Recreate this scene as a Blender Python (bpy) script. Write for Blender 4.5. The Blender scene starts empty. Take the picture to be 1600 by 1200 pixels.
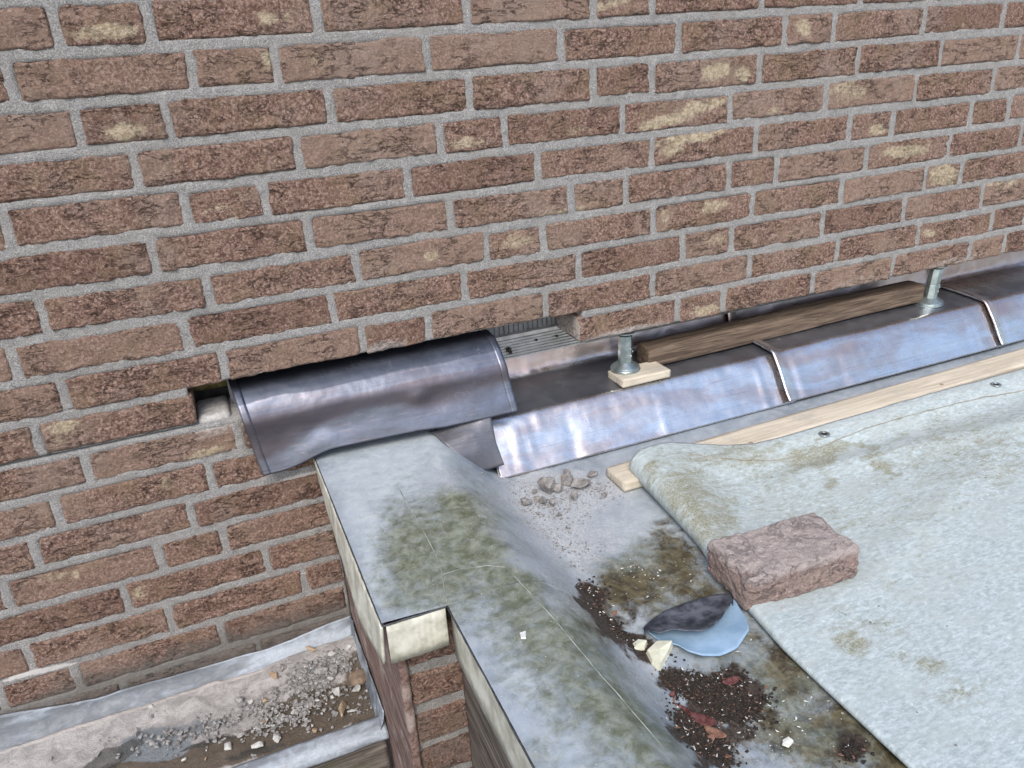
import bpy, bmesh, math, random
import numpy as np
from mathutils import Matrix, Vector
random.seed(7); rs = np.random.RandomState(11)
SC = bpy.context.scene
COL = SC.collection

# ------------------------------------------------------------------ camera, sky, sun, exposure
RC = np.array([[0.92064231, -0.38548366, -0.06180688],
               [-0.20416838, -0.34045006, -0.91782843],
               [0.33276571, 0.8576107, -0.3921363]])
CAMP = np.array([0.0, -1.25725081, 0.02252264]); FPX = 1220.23
cam = bpy.data.cameras.new('camera'); camo = bpy.data.objects.new('camera', cam); COL.objects.link(camo)
cam.sensor_width = 36; cam.lens = 36 * FPX / 1600; cam.clip_start = .02; cam.clip_end = 400
camo.matrix_world = Matrix(((RC[0][0], -RC[1][0], -RC[2][0], CAMP[0]), (RC[0][1], -RC[1][1], -RC[2][1], CAMP[1]),
                            (RC[0][2], -RC[1][2], -RC[2][2], CAMP[2]), (0, 0, 0, 1)))
SC.camera = camo
W = bpy.data.worlds.new('World'); SC.world = W; W.use_nodes = True
wn = W.node_tree; bg = wn.nodes['Background']; bg.inputs[1].default_value = .15
sky = wn.nodes.new('ShaderNodeTexSky'); sky.sky_type = 'NISHITA'; sky.sun_disc = False
SUN_EL, SUN_AZ = math.radians(47), math.radians(206)      # azimuth clockwise from +Y
sky.sun_elevation = SUN_EL; sky.sun_rotation = SUN_AZ; sky.air_density = 1.0; sky.dust_density = 2.4; sky.ozone_density = 1.6
wn.links.new(sky.outputs[0], bg.inputs[0])
sl = bpy.data.lights.new('sun', 'SUN'); sl.energy = 1.45; sl.angle = math.radians(25); sl.color = (1, .94, .85)
so = bpy.data.objects.new('sun', sl); COL.objects.link(so)
sd = Vector((math.sin(SUN_AZ) * math.cos(SUN_EL), math.cos(SUN_AZ) * math.cos(SUN_EL), math.sin(SUN_EL)))
so.rotation_euler = sd.to_track_quat('Z', 'Y').to_euler(); so.location = (0, -3, 4)
SC.view_settings.view_transform = 'Standard'; SC.view_settings.look = 'None'
SC.view_settings.exposure = 0.74; SC.view_settings.gamma = 1; SC.view_settings.use_curve_mapping = False
SC.render.engine = 'CYCLES'

def at(px, py, ax, v):
    "the point of the plane (axis ax = v) that the photograph shows at pixel px, py"
    d = RC.T @ np.array([(px - 800) / FPX, (py - 600) / FPX, 1.0])
    return CAMP + (v - CAMP[ax]) / d[ax] * d

# ------------------------------------------------------------------ noise
def _h(ix, iy, iz):
    n = (ix.astype(np.int64) * 374761393 + iy.astype(np.int64) * 668265263 + iz.astype(np.int64) * 2147483647 // 7) & 0xffffffff
    n = ((n ^ (n >> 13)) * 1274126177) & 0xffffffff
    n = n ^ (n >> 16)
    return (n & 0xffff) / 65535.0
def vn(x, y, z):
    ix, iy, iz = np.floor(x), np.floor(y), np.floor(z); fx, fy, fz = x - ix, y - iy, z - iz
    fx, fy, fz = [t * t * t * (t * (t * 6 - 15) + 10) for t in (fx, fy, fz)]
    r = 0
    for a in (0, 1):
        for b in (0, 1):
            for c in (0, 1):
                r = r + _h(ix + a, iy + b, iz + c) * (fx if a else 1 - fx) * (fy if b else 1 - fy) * (fz if c else 1 - fz)
    return r * 2 - 1
def fbm(x, y, z, o=4, g=.5):
    x, y, z = np.broadcast_arrays(np.asarray(x, float), np.asarray(y, float), np.asarray(z, float))
    s = 0; a = 1; t = 0
    for i in range(o):
        s = s + a * vn(x + 17.3 * i, y - 9.1 * i, z + 4.7 * i); t += a; a *= g; x = x * 2.03 + y * .11; y = y * 1.97 - x * .07; z = z * 2.01
    return s / t
def ss(e0, e1, x):
    t = np.clip((x - e0) / (e1 - e0), 0, 1); return t * t * (3 - 2 * t)

# ------------------------------------------------------------------ objects
def wloc(o):
    p = np.array(o.location)
    while o.parent: o = o.parent; p = p + np.array(o.location)
    return p
def link(name, me, parent, center):
    o = bpy.data.objects.new(name, me); COL.objects.link(o)
    c = np.array(center, float)
    if parent is not None: o.parent = parent; c = c - wloc(parent)
    o.location = c.tolist(); return o
def mk(name, V, F, m, parent=None, smooth=True, attrs=None, center=None, mats=None, fm=None):
    V = np.asarray(V, float).reshape(-1, 3)
    c = (V.min(0) + V.max(0)) / 2 if center is None else np.array(center, float)
    if center is None and parent is None: c[2] = V[:, 2].min()
    me = bpy.data.meshes.new(name)
    me.from_pydata((V - c).tolist(), [], F if isinstance(F, list) else F.tolist())
    if smooth: me.polygons.foreach_set('use_smooth', [True] * len(me.polygons))
    for k, a in (attrs or {}).items():
        at_ = me.attributes.new(k, 'FLOAT', 'POINT'); at_.data.foreach_set('value', np.asarray(a, np.float32).ravel())
    me.materials.append(m)
    me.update()
    return link(name, me, parent, c)
def empty(name, loc): return link(name, None, None, loc)
def tag(o, label, cat=None, group=None, kind=None):
    if label: o['label'] = label
    if cat: o['category'] = cat
    if group: o['group'] = group
    if kind: o['kind'] = kind
    return o
def grid(nu, nv, off=0):
    i = np.arange(nu - 1)[:, None]; j = np.arange(nv - 1)[None, :]
    a = (i * nv + j).ravel() + off
    return np.stack([a, a + nv, a + nv + 1, a + 1], 1)
def surf(name, P, m, parent=None, flip=False, thick=0, attrs=None, smooth=True):
    "P: nu x nv x 3 grid; thick gives a closed sheet of that thickness"
    nu, nv = P.shape[:2]; F = grid(nu, nv)
    V = P.reshape(-1, 3)
    if thick:
        du = np.gradient(P, axis=0); dv = np.gradient(P, axis=1); n = np.cross(du, dv)
        n /= np.linalg.norm(n, axis=2, keepdims=True) + 1e-12
        s = -1 if flip else 1
        B = (P - n * thick * s).reshape(-1, 3); N = len(V)
        ring = [i * nv for i in range(nu)] + [(nu - 1) * nv + j for j in range(1, nv)] + [i * nv + nv - 1 for i in range(nu - 2, -1, -1)] + list(range(nv - 2, 0, -1))
        S = [[ring[k], ring[(k + 1) % len(ring)], ring[(k + 1) % len(ring)] + N, ring[k] + N][::-1] for k in range(len(ring))]
        FB = (F + N)[:, ::-1]
        V = np.concatenate([V, B]); F = np.concatenate([F, FB, np.array(S)])
        if attrs: attrs = {k: np.concatenate([np.asarray(a).ravel()] * 2) for k, a in attrs.items()}
    if flip: F = F[:, ::-1]
    return mk(name, V, F, m, parent, smooth, attrs)
def boxv(x0, x1, y0, y1, z0, z1):
    return [(x0, y0, z0), (x1, y0, z0), (x1, y1, z0), (x0, y1, z0), (x0, y0, z1), (x1, y0, z1), (x1, y1, z1), (x0, y1, z1)]
BF = [[0, 3, 2, 1], [4, 5, 6, 7], [0, 1, 5, 4], [1, 2, 6, 5], [2, 3, 7, 6], [3, 0, 4, 7]]
def box(name, b, m, parent=None, bev=0.0015):
    bm = bmesh.new(); vs = [bm.verts.new(v) for v in boxv(*b)]
    for f in BF: bm.faces.new([vs[i] for i in f])
    if bev: bmesh.ops.bevel(bm, geom=bm.edges[:], offset=bev, segments=2, affect='EDGES', profile=.6)
    V = [tuple(v.co) for v in bm.verts]; bm.verts.index_update(); F = [[v.index for v in f.verts] for f in bm.faces]; bm.free()
    return mk(name, V, F, m, parent, smooth=False)
def rough_box(dims, n, rnd, disp, M=None):
    "closed box of grids: dims, cells per axis, rounding, displacement function"
    ids = {}; V = []; F = []
    def vid(i, j, k):
        q = (i, j, k)
        if q not in ids: ids[q] = len(V); V.append((i / n[0] - .5, j / n[1] - .5, k / n[2] - .5))
        return ids[q]
    for ax in range(3):
        b, c = (ax + 1) % 3, (ax + 2) % 3
        for s in (0, n[ax]):
            for i in range(n[b]):
                for j in range(n[c]):
                    q = []
                    for di, dj in ((0, 0), (1, 0), (1, 1), (0, 1)):
                        t = [0, 0, 0]; t[ax] = s; t[b] = i + di; t[c] = j + dj; q.append(vid(*t))
                    F.append(q if s else q[::-1])
    V = np.array(V) * np.array(dims); h = np.array(dims) / 2
    inner = np.clip(V, -(h - rnd), h - rnd); d = V - inner; L = np.linalg.norm(d, axis=1, keepdims=True)
    V = inner + d / np.maximum(L, 1e-9) * np.minimum(L, rnd)
    V = disp(V)
    if M is not None: V = (np.array(M)[:3, :3] @ V.T).T + np.array(M)[:3, 3]
    return V, F
def lathe(prof, seg, c, tilt=(0, 0), facet=False):
    V = []; F = []
    for r, z in prof:
        for k in range(seg):
            a = 2 * math.pi * (k + .5) / seg; V.append((c[0] + r * math.cos(a) + tilt[0] * z, c[1] + r * math.sin(a) + tilt[1] * z, c[2] + z))
    for i in range(len(prof) - 1):
        for k in range(seg):
            a, b = i * seg + k, i * seg + (k + 1) % seg; F.append([a, b, b + seg, a + seg])
    F.append(list(range(seg))[::-1]); F.append([(len(prof) - 1) * seg + k for k in range(seg)])
    return V, F
def hull(n, rad, sq, seed):
    r = random.Random(seed); bm = bmesh.new()
    for _ in range(n):
        v = Vector((r.gauss(0, 1), r.gauss(0, 1), r.gauss(0, 1))).normalized() * r.uniform(.75, 1.05)
        bm.verts.new((v.x * rad[0], v.y * rad[1], v.z * rad[2] * sq))
    res = bmesh.ops.convex_hull(bm, input=bm.verts[:])
    bmesh.ops.delete(bm, geom=list({g for g in res['geom_interior'] + res['geom_unused'] if isinstance(g, bmesh.types.BMVert)}), context='VERTS')
    bmesh.ops.triangulate(bm, faces=bm.faces[:])
    bm.verts.index_update()
    V = np.array([tuple(v.co) for v in bm.verts]); F = [[v.index for v in f.verts] for f in bm.faces]; bm.free()
    return V, F

# ------------------------------------------------------------------ materials
class NT:
    def __init__(s, name, rough=.8, metal=0., spec=.5):
        s.m = bpy.data.materials.new(name); s.m.use_nodes = True; s.t = s.m.node_tree
        s.b = s.t.nodes['Principled BSDF']; s.b.inputs['Roughness'].default_value = rough; s.b.inputs['Metallic'].default_value = metal
        s.b.inputs['Specular IOR Level'].default_value = spec
        g = s.t.nodes.new('ShaderNodeNewGeometry'); s.pos = g.outputs['Position']
    def put(s, sock, v):
        if isinstance(v, bpy.types.NodeSocket): s.t.links.new(v, sock)
        elif isinstance(v, (tuple, list)) and len(v) == 3 and sock.type == 'RGBA': sock.default_value = (*v, 1)
        else: sock.default_value = v
    def map(s, sc=(1, 1, 1), rot=(0, 0, 0), off=None):
        n = s.t.nodes.new('ShaderNodeMapping'); n.inputs['Scale'].default_value = sc; n.inputs['Rotation'].default_value = rot
        s.put(n.inputs['Vector'], s.pos)
        return n.outputs[0]
    def rnd(s):
        n = s.t.nodes.new('ShaderNodeObjectInfo'); return n.outputs['Random']
    def noise(s, sc, det=4, ro=.55, dist=0, vec=None, ty=None):
        n = s.t.nodes.new('ShaderNodeTexNoise'); n.inputs['Scale'].default_value = sc; n.inputs['Detail'].default_value = det
        n.inputs['Roughness'].default_value = ro; n.inputs['Distortion'].default_value = dist
        s.put(n.inputs['Vector'], vec or s.pos); return n.outputs[0]
    def voro(s, sc, feat='F1', vec=None, out=0, rand=1):
        n = s.t.nodes.new('ShaderNodeTexVoronoi'); n.feature = feat; n.inputs['Scale'].default_value = sc; n.inputs['Randomness'].default_value = rand
        s.put(n.inputs['Vector'], vec or s.pos); return n.outputs[out]
    def mr(s, v, a, b, c=0., d=1., smooth=True):
        n = s.t.nodes.new('ShaderNodeMapRange'); n.interpolation_type = 'SMOOTHSTEP' if smooth else 'LINEAR'
        for k, q in zip(range(5), (v, a, b, c, d)): s.put(n.inputs[k], q)
        return n.outputs[0]
    def math(s, op, a, b=0., c=0.):
        n = s.t.nodes.new('ShaderNodeMath'); n.operation = op; s.put(n.inputs[0], a); s.put(n.inputs[1], b); s.put(n.inputs[2], c); return n.outputs[0]
    def mix(s, f, a, b, ty='MIX'):
        n = s.t.nodes.new('ShaderNodeMix'); n.data_type = 'RGBA'; n.blend_type = ty
        s.put(n.inputs[0], f); s.put(n.inputs[6], a); s.put(n.inputs[7], b); return n.outputs[2]
    def attr(s, nm):
        n = s.t.nodes.new('ShaderNodeAttribute'); n.attribute_name = nm; return n.outputs['Fac']
    def bump(s, h, st=.5, d=.001, nrm=None):
        n = s.t.nodes.new('ShaderNodeBump'); n.inputs['Strength'].default_value = st; n.inputs['Distance'].default_value = d
        s.put(n.inputs['Height'], h)
        if nrm: s.put(n.inputs['Normal'], nrm)
        return n.outputs[0]
    def fin(s, col=None, rough=None, nrm=None, metal=None):
        if col is not None: s.put(s.b.inputs['Base Color'], col)
        if rough is not None: s.put(s.b.inputs['Roughness'], rough)
        if metal is not None: s.put(s.b.inputs['Metallic'], metal)
        if nrm is not None: s.put(s.b.inputs['Normal'], nrm)
        return s.m

def m_brick(name, pale=0.):
    n = NT(name, .9, spec=.2)
    r = n.rnd()
    lo = n.noise(15, 3, .6, .3); mid = n.noise(90, 7, .72, .5); hi = n.noise(520, 5, .75); g2 = n.noise(240, 5, .75, .3)
    str_ = n.noise(70, 7, .7, 1.2, n.map((1, 1, 2.2), (0, .35, 0)))
    c = n.mix(n.mr(mid, .36, .64), (.180, .104, .079), (.370, .240, .184))
    c = n.mix(n.mr(g2, .52, .60, 0, .85), c, (.54, .40, .335))                 # scratched light grain
    c = n.mix(n.mr(g2, .47, .39, 0, .85), c, (.100, .055, .042))
    c = n.mix(n.mr(str_, .54, .68, 0, .5), c, (.40, .245, .19))
    c = n.mix(n.mr(lo, .46, .72, 0, .50), c, (.285, .205, .125))               # olive-buff cast
    c = n.mix(n.mr(r, .0, .4, .5, 0), c, (.385, .28, .22))
    c = n.mix(n.mr(r, .6, 1, 0, .25), c, (.150, .080, .062))
    c = n.mix(n.mr(n.noise(6, 4, .6, .4), .50, .66, 0, .40), c, (.40, .31, .255))
    c = n.mix(n.mr(hi, .60, .72, 0, .7), c, (.56, .42, .34))
    c = n.mix(n.mr(hi, .42, .30, 0, .7), c, (.080, .040, .032))
    v = n.voro(170, rand=1); c = n.mix(n.mr(v, .16, .08, 0, .8), c, (.62, .48, .37))
    cr = n.math('ABSOLUTE', n.math('SUBTRACT', n.noise(17, 8, .68, .35, n.map((1, 1, 2.9), (0, .38, 0))), .5))
    crm = n.mr(cr, .001, .015, 1, 0); crk = n.math('MULTIPLY', crm, n.mr(n.noise(13, 3), .44, .56))
    c = n.mix(n.math('MULTIPLY', crk, .85), c, (.045, .022, .018))
    bf = n.math('ADD', n.attr('buff'), n.math('ADD', n.math('MULTIPLY', n.math('SUBTRACT', n.noise(85, 6, .75, .6), .5), 1.5), n.math('MULTIPLY', n.math('SUBTRACT', n.noise(420, 4, .7), .5), 1.1)))
    bf = n.math('ADD', bf, n.math('MULTIPLY', n.math('SUBTRACT', n.noise(32, 4, .6, .8), .5), 1.6)); bfm = n.mr(bf, .42, .90)
    bc = n.mix(n.mr(n.noise(160, 5, .7), .38, .62), (.42, .33, .22), (.66, .56, .41))
    c = n.mix(bfm, c, n.mix(n.mr(n.voro(240), .10, .18, .8, 0), bc, (.18, .10, .07)))
    pl = n.mr(n.math('ADD', n.attr('lime'), n.math('MULTIPLY', n.math('SUBTRACT', n.noise(90, 7, .75), .5), 1.5)), .35, 1.0, 0, .85)
    c = n.mix(pl, c, n.mix(n.mr(hi, .35, .65), (.42, .365, .33), (.66, .61, .57)))
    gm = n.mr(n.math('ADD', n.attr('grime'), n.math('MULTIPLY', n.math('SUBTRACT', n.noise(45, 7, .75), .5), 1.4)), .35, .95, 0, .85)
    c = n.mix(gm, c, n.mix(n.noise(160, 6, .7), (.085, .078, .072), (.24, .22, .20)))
    if pale: c = n.mix(n.mr(n.noise(60, 6, .7), .3, .7, pale * .7, pale), c, (.62, .51, .49))
    h = n.math('ADD', n.math('MULTIPLY', mid, 1.3), n.math('ADD', n.math('MULTIPLY', hi, .6), n.math('ADD', n.math('MULTIPLY', str_, .9), n.math('MULTIPLY', g2, 1.1))))
    h = n.math('SUBTRACT', h, n.math('MULTIPLY', crk, 1.1))
    return n.fin(c, nrm=n.bump(h, 1., .0050))
def m_mortar(name='mortar'):
    n = NT(name, .92, spec=.25)
    a = n.noise(55, 6, .65); b = n.noise(520, 4, .7)
    c = n.mix(n.mr(a, .3, .7), (.325, .315, .298), (.455, .445, .425))
    c = n.mix(n.mr(b, .38, .66), n.mix(.55, c, (.09, .085, .08)), n.mix(.3, c, (.58, .58, .59)))
    c = n.mix(n.mr(n.noise(9, 3), .5, .7, 0, .35), c, (.30, .285, .26))
    c = n.mix(n.mr(n.noise(150, 6, .8, .5), .40, .30, 0, .75), c, (.10, .095, .09)); c = n.mix(n.mr(n.noise(110, 6, .8, .5), .60, .70, 0, .5), c, (.52, .52, .53))
    c = n.mix(n.mr(n.voro(130), .11, .06, 0, .9), c, (.75, .75, .76))
    c = n.mix(n.mr(n.voro(105), .09, .05, 0, .8), c, (.07, .06, .05))
    gm = n.mr(n.math('ADD', n.attr('grime'), n.math('MULTIPLY', n.math('SUBTRACT', n.noise(45, 6, .7), .5), .9)), .35, .8, 0, .75)
    c = n.mix(gm, c, n.mix(n.noise(120, 5), (.10, .095, .085), (.24, .225, .20)))
    pl = n.mr(n.math('ADD', n.attr('lime'), n.math('MULTIPLY', n.math('SUBTRACT', n.noise(140, 6, .7), .5), 1.0)), .4, .7)
    c = n.mix(pl, c, (.62, .60, .58))
    return n.fin(c, nrm=n.bump(n.math('ADD', n.math('MULTIPLY', a, 1.3), n.math('MULTIPLY', b, 1.1)), 1., .0030))
def m_lead(name, base, ox, rough, metal=.9, patch=.5, dust=0., pc=((.20, .215, .25), (.36, .375, .42)), tc=(.19, .135, .125)):
    n = NT(name, rough, metal)
    a = n.noise(7, 6, .6, .6, n.map((.7, 2, 2))); b = n.noise(34, 7, .7, .4); l = n.noise(40, 6, .75, 0, n.map((.10, 9, 9))); f = n.noise(260, 4, .7)
    c = n.mix(n.mr(a, .42, .62, 0, patch), base, ox)
    c = n.mix(n.mr(b, .38, .68, 0, .30), c, tuple(x * .55 for x in base))
    c = n.mix(n.mr(l, .55, .66, 0, .5), c, tuple(x * .42 for x in base)); c = n.mix(n.mr(n.noise(55, 6, .75, 0, n.map((.16, 6, 6))), .56, .70, 0, .4), c, (.50, .36, .31))
    tn = n.mr(n.math('ADD', n.attr('brown_refl'), n.math('MULTIPLY', n.math('SUBTRACT', n.noise(17, 7, .7, .4, n.map((.5, 2, 2))), .5), 1.5)), .3, .95, 0, .8)  # brown reflection painted into the lead colour
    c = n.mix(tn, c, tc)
    pt = n.mr(n.math('ADD', n.attr('dark_top'), n.math('MULTIPLY', n.math('SUBTRACT', n.noise(22, 6, .7), .5), .7)), .42, .85)  # darker, duller tone of the sheet tops
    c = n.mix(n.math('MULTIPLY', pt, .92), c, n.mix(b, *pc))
    sc = n.math('ABSOLUTE', n.math('SUBTRACT', n.noise(6, 2, .5, 3.5), .5))
    scm = n.math('MULTIPLY', n.mr(sc, .0, .0035, 1, 0), n.mr(n.noise(13, 2), .55, .62))
    c = n.mix(n.math('MULTIPLY', scm, .2), c, (.5, .5, .52))
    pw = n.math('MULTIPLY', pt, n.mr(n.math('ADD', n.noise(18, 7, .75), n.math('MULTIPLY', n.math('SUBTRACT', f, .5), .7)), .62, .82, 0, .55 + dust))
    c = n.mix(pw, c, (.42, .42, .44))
    mt = n.math('MULTIPLY', n.math('SUBTRACT', 1., n.math('MULTIPLY', pw, .8)), metal)
    rr = n.math('ADD', n.mr(b, .3, .7, rough - .06, rough + .08), n.math('ADD', n.math('MULTIPLY', pt, .12), n.math('MULTIPLY', tn, .06)))
    h = n.math('ADD', n.math('MULTIPLY', b, .35), n.math('ADD', n.math('MULTIPLY', l, .14), n.math('MULTIPLY', n.noise(12, 3), 2.2)))
    return n.fin(c, rr, n.bump(h, .4, .003), mt)
def m_coat(name):
    "grey roof membrane with algae, dust, dirt and lime haze (also lightening the kerb flank) kept in attributes"
    n = NT(name, .5, spec=.5)
    lo = n.noise(9, 6, .65, .6); mid = n.noise(50, 7, .7, .5); hi = n.noise(260, 5, .7); vf = n.noise(700, 3, .7)
    def msk(nm, k, a, b, scl=38, top=1.):
        return n.mr(n.math('ADD', n.attr(nm), n.math('MULTIPLY', n.math('SUBTRACT', n.noise(scl, 8, .72, .4), .5), k)), a, b, 0, top)
    c = n.mix(n.mr(lo, .35, .65), (.220, .258, .295), (.315, .360, .405))
    c = n.mix(n.mr(mid, .42, .7, 0, .55), c, (.42, .45, .47))
    hz = msk('haze', .9, .10, 1.2, 24, .8); c = n.mix(hz, c, n.mix(n.mr(mid, .3, .7), (.40, .45, .48), (.50, .55, .57)))
    al = msk('algae', 1.5, .08, 1.0, 60); c = n.mix(al, c, n.mix(n.mr(mid, .35, .68), (.095, .105, .062), (.235, .255, .20)))
    c = n.mix(n.math('MULTIPLY', al, n.mr(hi, .6, .72, 0, .7)), c, (.38, .40, .37))
    br = msk('brown', 2.2, .18, .95, 46); c = n.mix(br, c, n.mix(n.mr(mid, .35, .65), (.040, .032, .018), (.135, .115, .062)))
    c = n.mix(n.math('MULTIPLY', br, n.mr(hi, .58, .72, 0, .6)), c, (.26, .27, .24))
    du = msk('dust', 1.5, .35, 1.0, 60, .85); c = n.mix(n.math('MULTIPLY', du, n.mr(hi, .3, .55, .6, 1.)), c, n.mix(n.mr(hi, .35, .65), (.31, .325, .34), (.50, .515, .53)))
    di = msk('dirt', 1.2, .4, .75, 60); c = n.mix(di, c, n.mix(n.mr(hi, .35, .65), (.016, .012, .009), (.075, .055, .04)))
    c = n.mix(n.mr(n.voro(85), .07, .045, 0, .8), c, (.6, .62, .6))
    rr = n.math('ADD', n.mr(mid, .3, .7, .3, .52), n.math('ADD', n.math('MULTIPLY', du, .4), n.math('ADD', n.math('MULTIPLY', di, .35), n.math('MULTIPLY', al, .12))))
    h = n.math('ADD', n.math('MULTIPLY', mid, .5), n.math('ADD', n.math('MULTIPLY', n.math('MULTIPLY', vf, .5), n.math('ADD', .12, n.math('ADD', du, n.math('ADD', di, al)))), n.math('MULTIPLY', lo, 1.2)))
    return n.fin(c, rr, n.bump(h, .5, .0022))
def m_wood(name, dark, light, ax=0, rough=.75, ringscale=1., stain=None, deep=.6):
    n = NT(name, rough, spec=.3)
    s = [14, 14, 14]; s[ax] = .9
    g = n.noise(7 * ringscale, 6, .65, 1.2, n.map(tuple(s))); s2 = [60, 60, 60]; s2[ax] = 1.5
    f = n.noise(4, 5, .7, .3, n.map(tuple(s2)))
    c = n.mix(n.mr(g, .35, .66), dark, light)
    c = n.mix(n.mr(f, .48, .33, 0, deep), c, tuple(x * .35 for x in dark))
    if stain: c = n.mix(n.mr(n.noise(16, 6, .7), .5, .68, 0, .8), c, stain)
    return n.fin(c, nrm=n.bump(n.math('ADD', n.math('MULTIPLY', f, 1.), n.math('MULTIPLY', g, .6)), .7, .0016))
def m_plain(name, c1, c2, sc=60, rough=.7, metal=0., bump=.4, d=.001, spec=.4):
    n = NT(name, rough, metal, spec); a = n.noise(sc, 6, .65)
    return n.fin(n.mix(n.mr(a, .35, .65), c1, c2), nrm=n.bump(a, bump, d))
def m_tarp(name):
    n = NT(name, .5, spec=.35)
    st_ = n.map((1, 2.6, 1), (0, 0, -.55)); a = n.noise(9, 7, .7, .4, st_); b = n.noise(75, 9, .8, .3, st_); hi = n.noise(330, 5, .75); sp = n.noise(120, 7, .8, .3)
    c = n.mix(n.mr(b, .36, .64), (.30, .35, .345), (.51, .58, .59))
    c = n.mix(n.mr(a, .44, .62, 0, .55), c, (.40, .44, .425))
    c = n.mix(n.mr(sp, .56, .68, 0, .45), c, (.30, .32, .29))
    c = n.mix(n.mr(sp, .44, .34, 0, .5), c, (.72, .78, .77))
    c = n.mix(n.mr(hi, .60, .72, 0, .35), c, (.25, .26, .23))
    st = n.mr(n.math('ADD', n.math('MULTIPLY', n.attr('algae'), 1.6), n.math('ADD', n.math('MULTIPLY', n.math('SUBTRACT', n.noise(26, 9, .8, .5, st_), .5), 3.2), n.math('MULTIPLY', n.math('SUBTRACT', sp, .5), 1.2))), .27, 1.08, 0, .85)
    c = n.mix(st, c, n.mix(n.mr(hi, .4, .6), (.155, .150, .085), (.34, .34, .26)))
    dk = n.mr(n.math('ADD', n.attr('dirt'), n.math('MULTIPLY', n.math('SUBTRACT', n.noise(190, 7, .8), .5), 2.8)), .70, .92, 0, .92)
    c = n.mix(dk, c, (.06, .05, .025))
    c = n.mix(n.mr(n.voro(26), .055, .03, 0, .8), c, (.12, .11, .08))
    h = n.math('ADD', n.math('MULTIPLY', sp, .35), n.math('ADD', n.math('MULTIPLY', hi, .15), n.math('MULTIPLY', a, 1.2)))
    return n.fin(c, n.mr(b, .3, .7, .42, .6), n.bump(h, .16, .002))

M = {}
M['brick'] = m_brick('handmade_brick'); M['palebrick'] = m_brick('weathered_loose_brick', .75); M['mortar'] = m_mortar()
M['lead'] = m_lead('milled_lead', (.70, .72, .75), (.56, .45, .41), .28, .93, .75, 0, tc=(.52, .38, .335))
M['leadedge'] = m_lead('dull_lead_edge', (.15, .155, .175), (.13, .12, .12), .65, .15, .3, 0)
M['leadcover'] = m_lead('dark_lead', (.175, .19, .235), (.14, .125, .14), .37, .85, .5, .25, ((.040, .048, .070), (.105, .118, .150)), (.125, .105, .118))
M['patch'] = m_lead('dull_lead', (.16, .165, .19), (.17, .16, .165), .5, .55, .4, .35)
M['coat'] = m_coat('roof_membrane')
M['tarp'] = m_tarp('weathered_tarpaulin')
M['timber'] = m_wood('weathered_timber', (.072, .049, .035), (.185, .137, .10), 0, .8, 1.2)
M['pine'] = m_wood('pale_pine', (.46, .40, .31), (.64, .58, .47), 0, .7, .7, (.42, .39, .33), .18)
M['redwood'] = m_wood('flaking_brown_paint', (.095, .058, .048), (.24, .165, .14), 1, .85, .8, (.36, .31, .28), .7)
M['darkwood'] = m_wood('rotting_board', (.050, .042, .035), (.165, .145, .125), 0, .85, 1., (.06, .065, .028))
M['darkwoody'] = m_wood('rotting_side_board', (.055, .044, .035), (.18, .15, .125), 1, .85, 1., None)
M['fascia'] = m_plain('stained_pale_trim', (.34, .335, .27), (.60, .60, .52), 28, .5, 0, .25)
M['seam'] = m_plain('coating_seam', (.16, .18, .15), (.36, .385, .35), 40, .6)
M['edge'] = m_plain('dark_sealant', (.03, .032, .036), (.07, .075, .08), 90, .5)
M['zinc'] = m_plain('galvanised_steel', (.30, .36, .36), (.50, .57, .57), 45, .32, .85, .2)
M['alu'] = m_plain('aluminium', (.55, .54, .53), (.72, .71, .70), 30, .35, .8, .15)
M['white'] = m_plain('white_plastic', (.55, .53, .50), (.72, .70, .67), 60, .5)
M['grey'] = m_plain('grey_board', (.24, .245, .255), (.34, .345, .36), 60, .7)
M['black'] = m_plain('dark_screw', (.03, .03, .025), (.10, .09, .07), 200, .5, .5)
M['cavity'] = m_plain('cavity_block', (.10, .09, .08), (.18, .165, .15), 30, .9)
M['wool'] = m_plain('mineral_wool', (.20, .16, .05), (.44, .38, .17), 120, .95, 0, 1, .004)
M['stone'] = m_plain('mortar_rubble', (.16, .155, .15), (.32, .31, .30), 140, .92, 0, .9, .002)
M['rubble'] = m_plain('brown_grey_rubble', (.15, .14, .13), (.30, .285, .27), 120, .92, 0, .9, .002)
M['paleston'] = m_plain('pale_mortar_chip', (.30, .30, .285), (.50, .50, .48), 140, .9, 0, .8, .0015)
M['tanston'] = m_plain('tan_chip', (.26, .18, .11), (.42, .32, .22), 100, .9, 0, .8, .0015)
M['cream'] = m_plain('cream_chip', (.58, .58, .44), (.70, .70, .57), 80, .7, 0, .4)
M['soil'] = m_plain('dark_soil', (.014, .011, .009), (.048, .036, .027), 300, .95, 0, 1, .002)
M['fleck'] = m_plain('white_fleck', (.50, .50, .46), (.74, .74, .70), 100, .8)
M['leaf'] = m_plain('red_leaf', (.06, .016, .015), (.15, .055, .05), 140, .7)
M['leaf2'] = m_plain('brown_leaf', (.12, .06, .035), (.24, .13, .09), 90, .7)
M['rubber'] = m_plain('blue_membrane', (.22, .34, .47), (.29, .42, .55), 30, .55, 0, .3)
M['rubbertop'] = m_plain('dirty_membrane_top', (.018, .022, .032), (.12, .13, .155), 40, .45, 0, .4)
M['ground'] = m_plain('paving', (.16, .155, .15), (.26, .25, .24), 8, .9)
M['plasterdust'] = None

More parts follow.
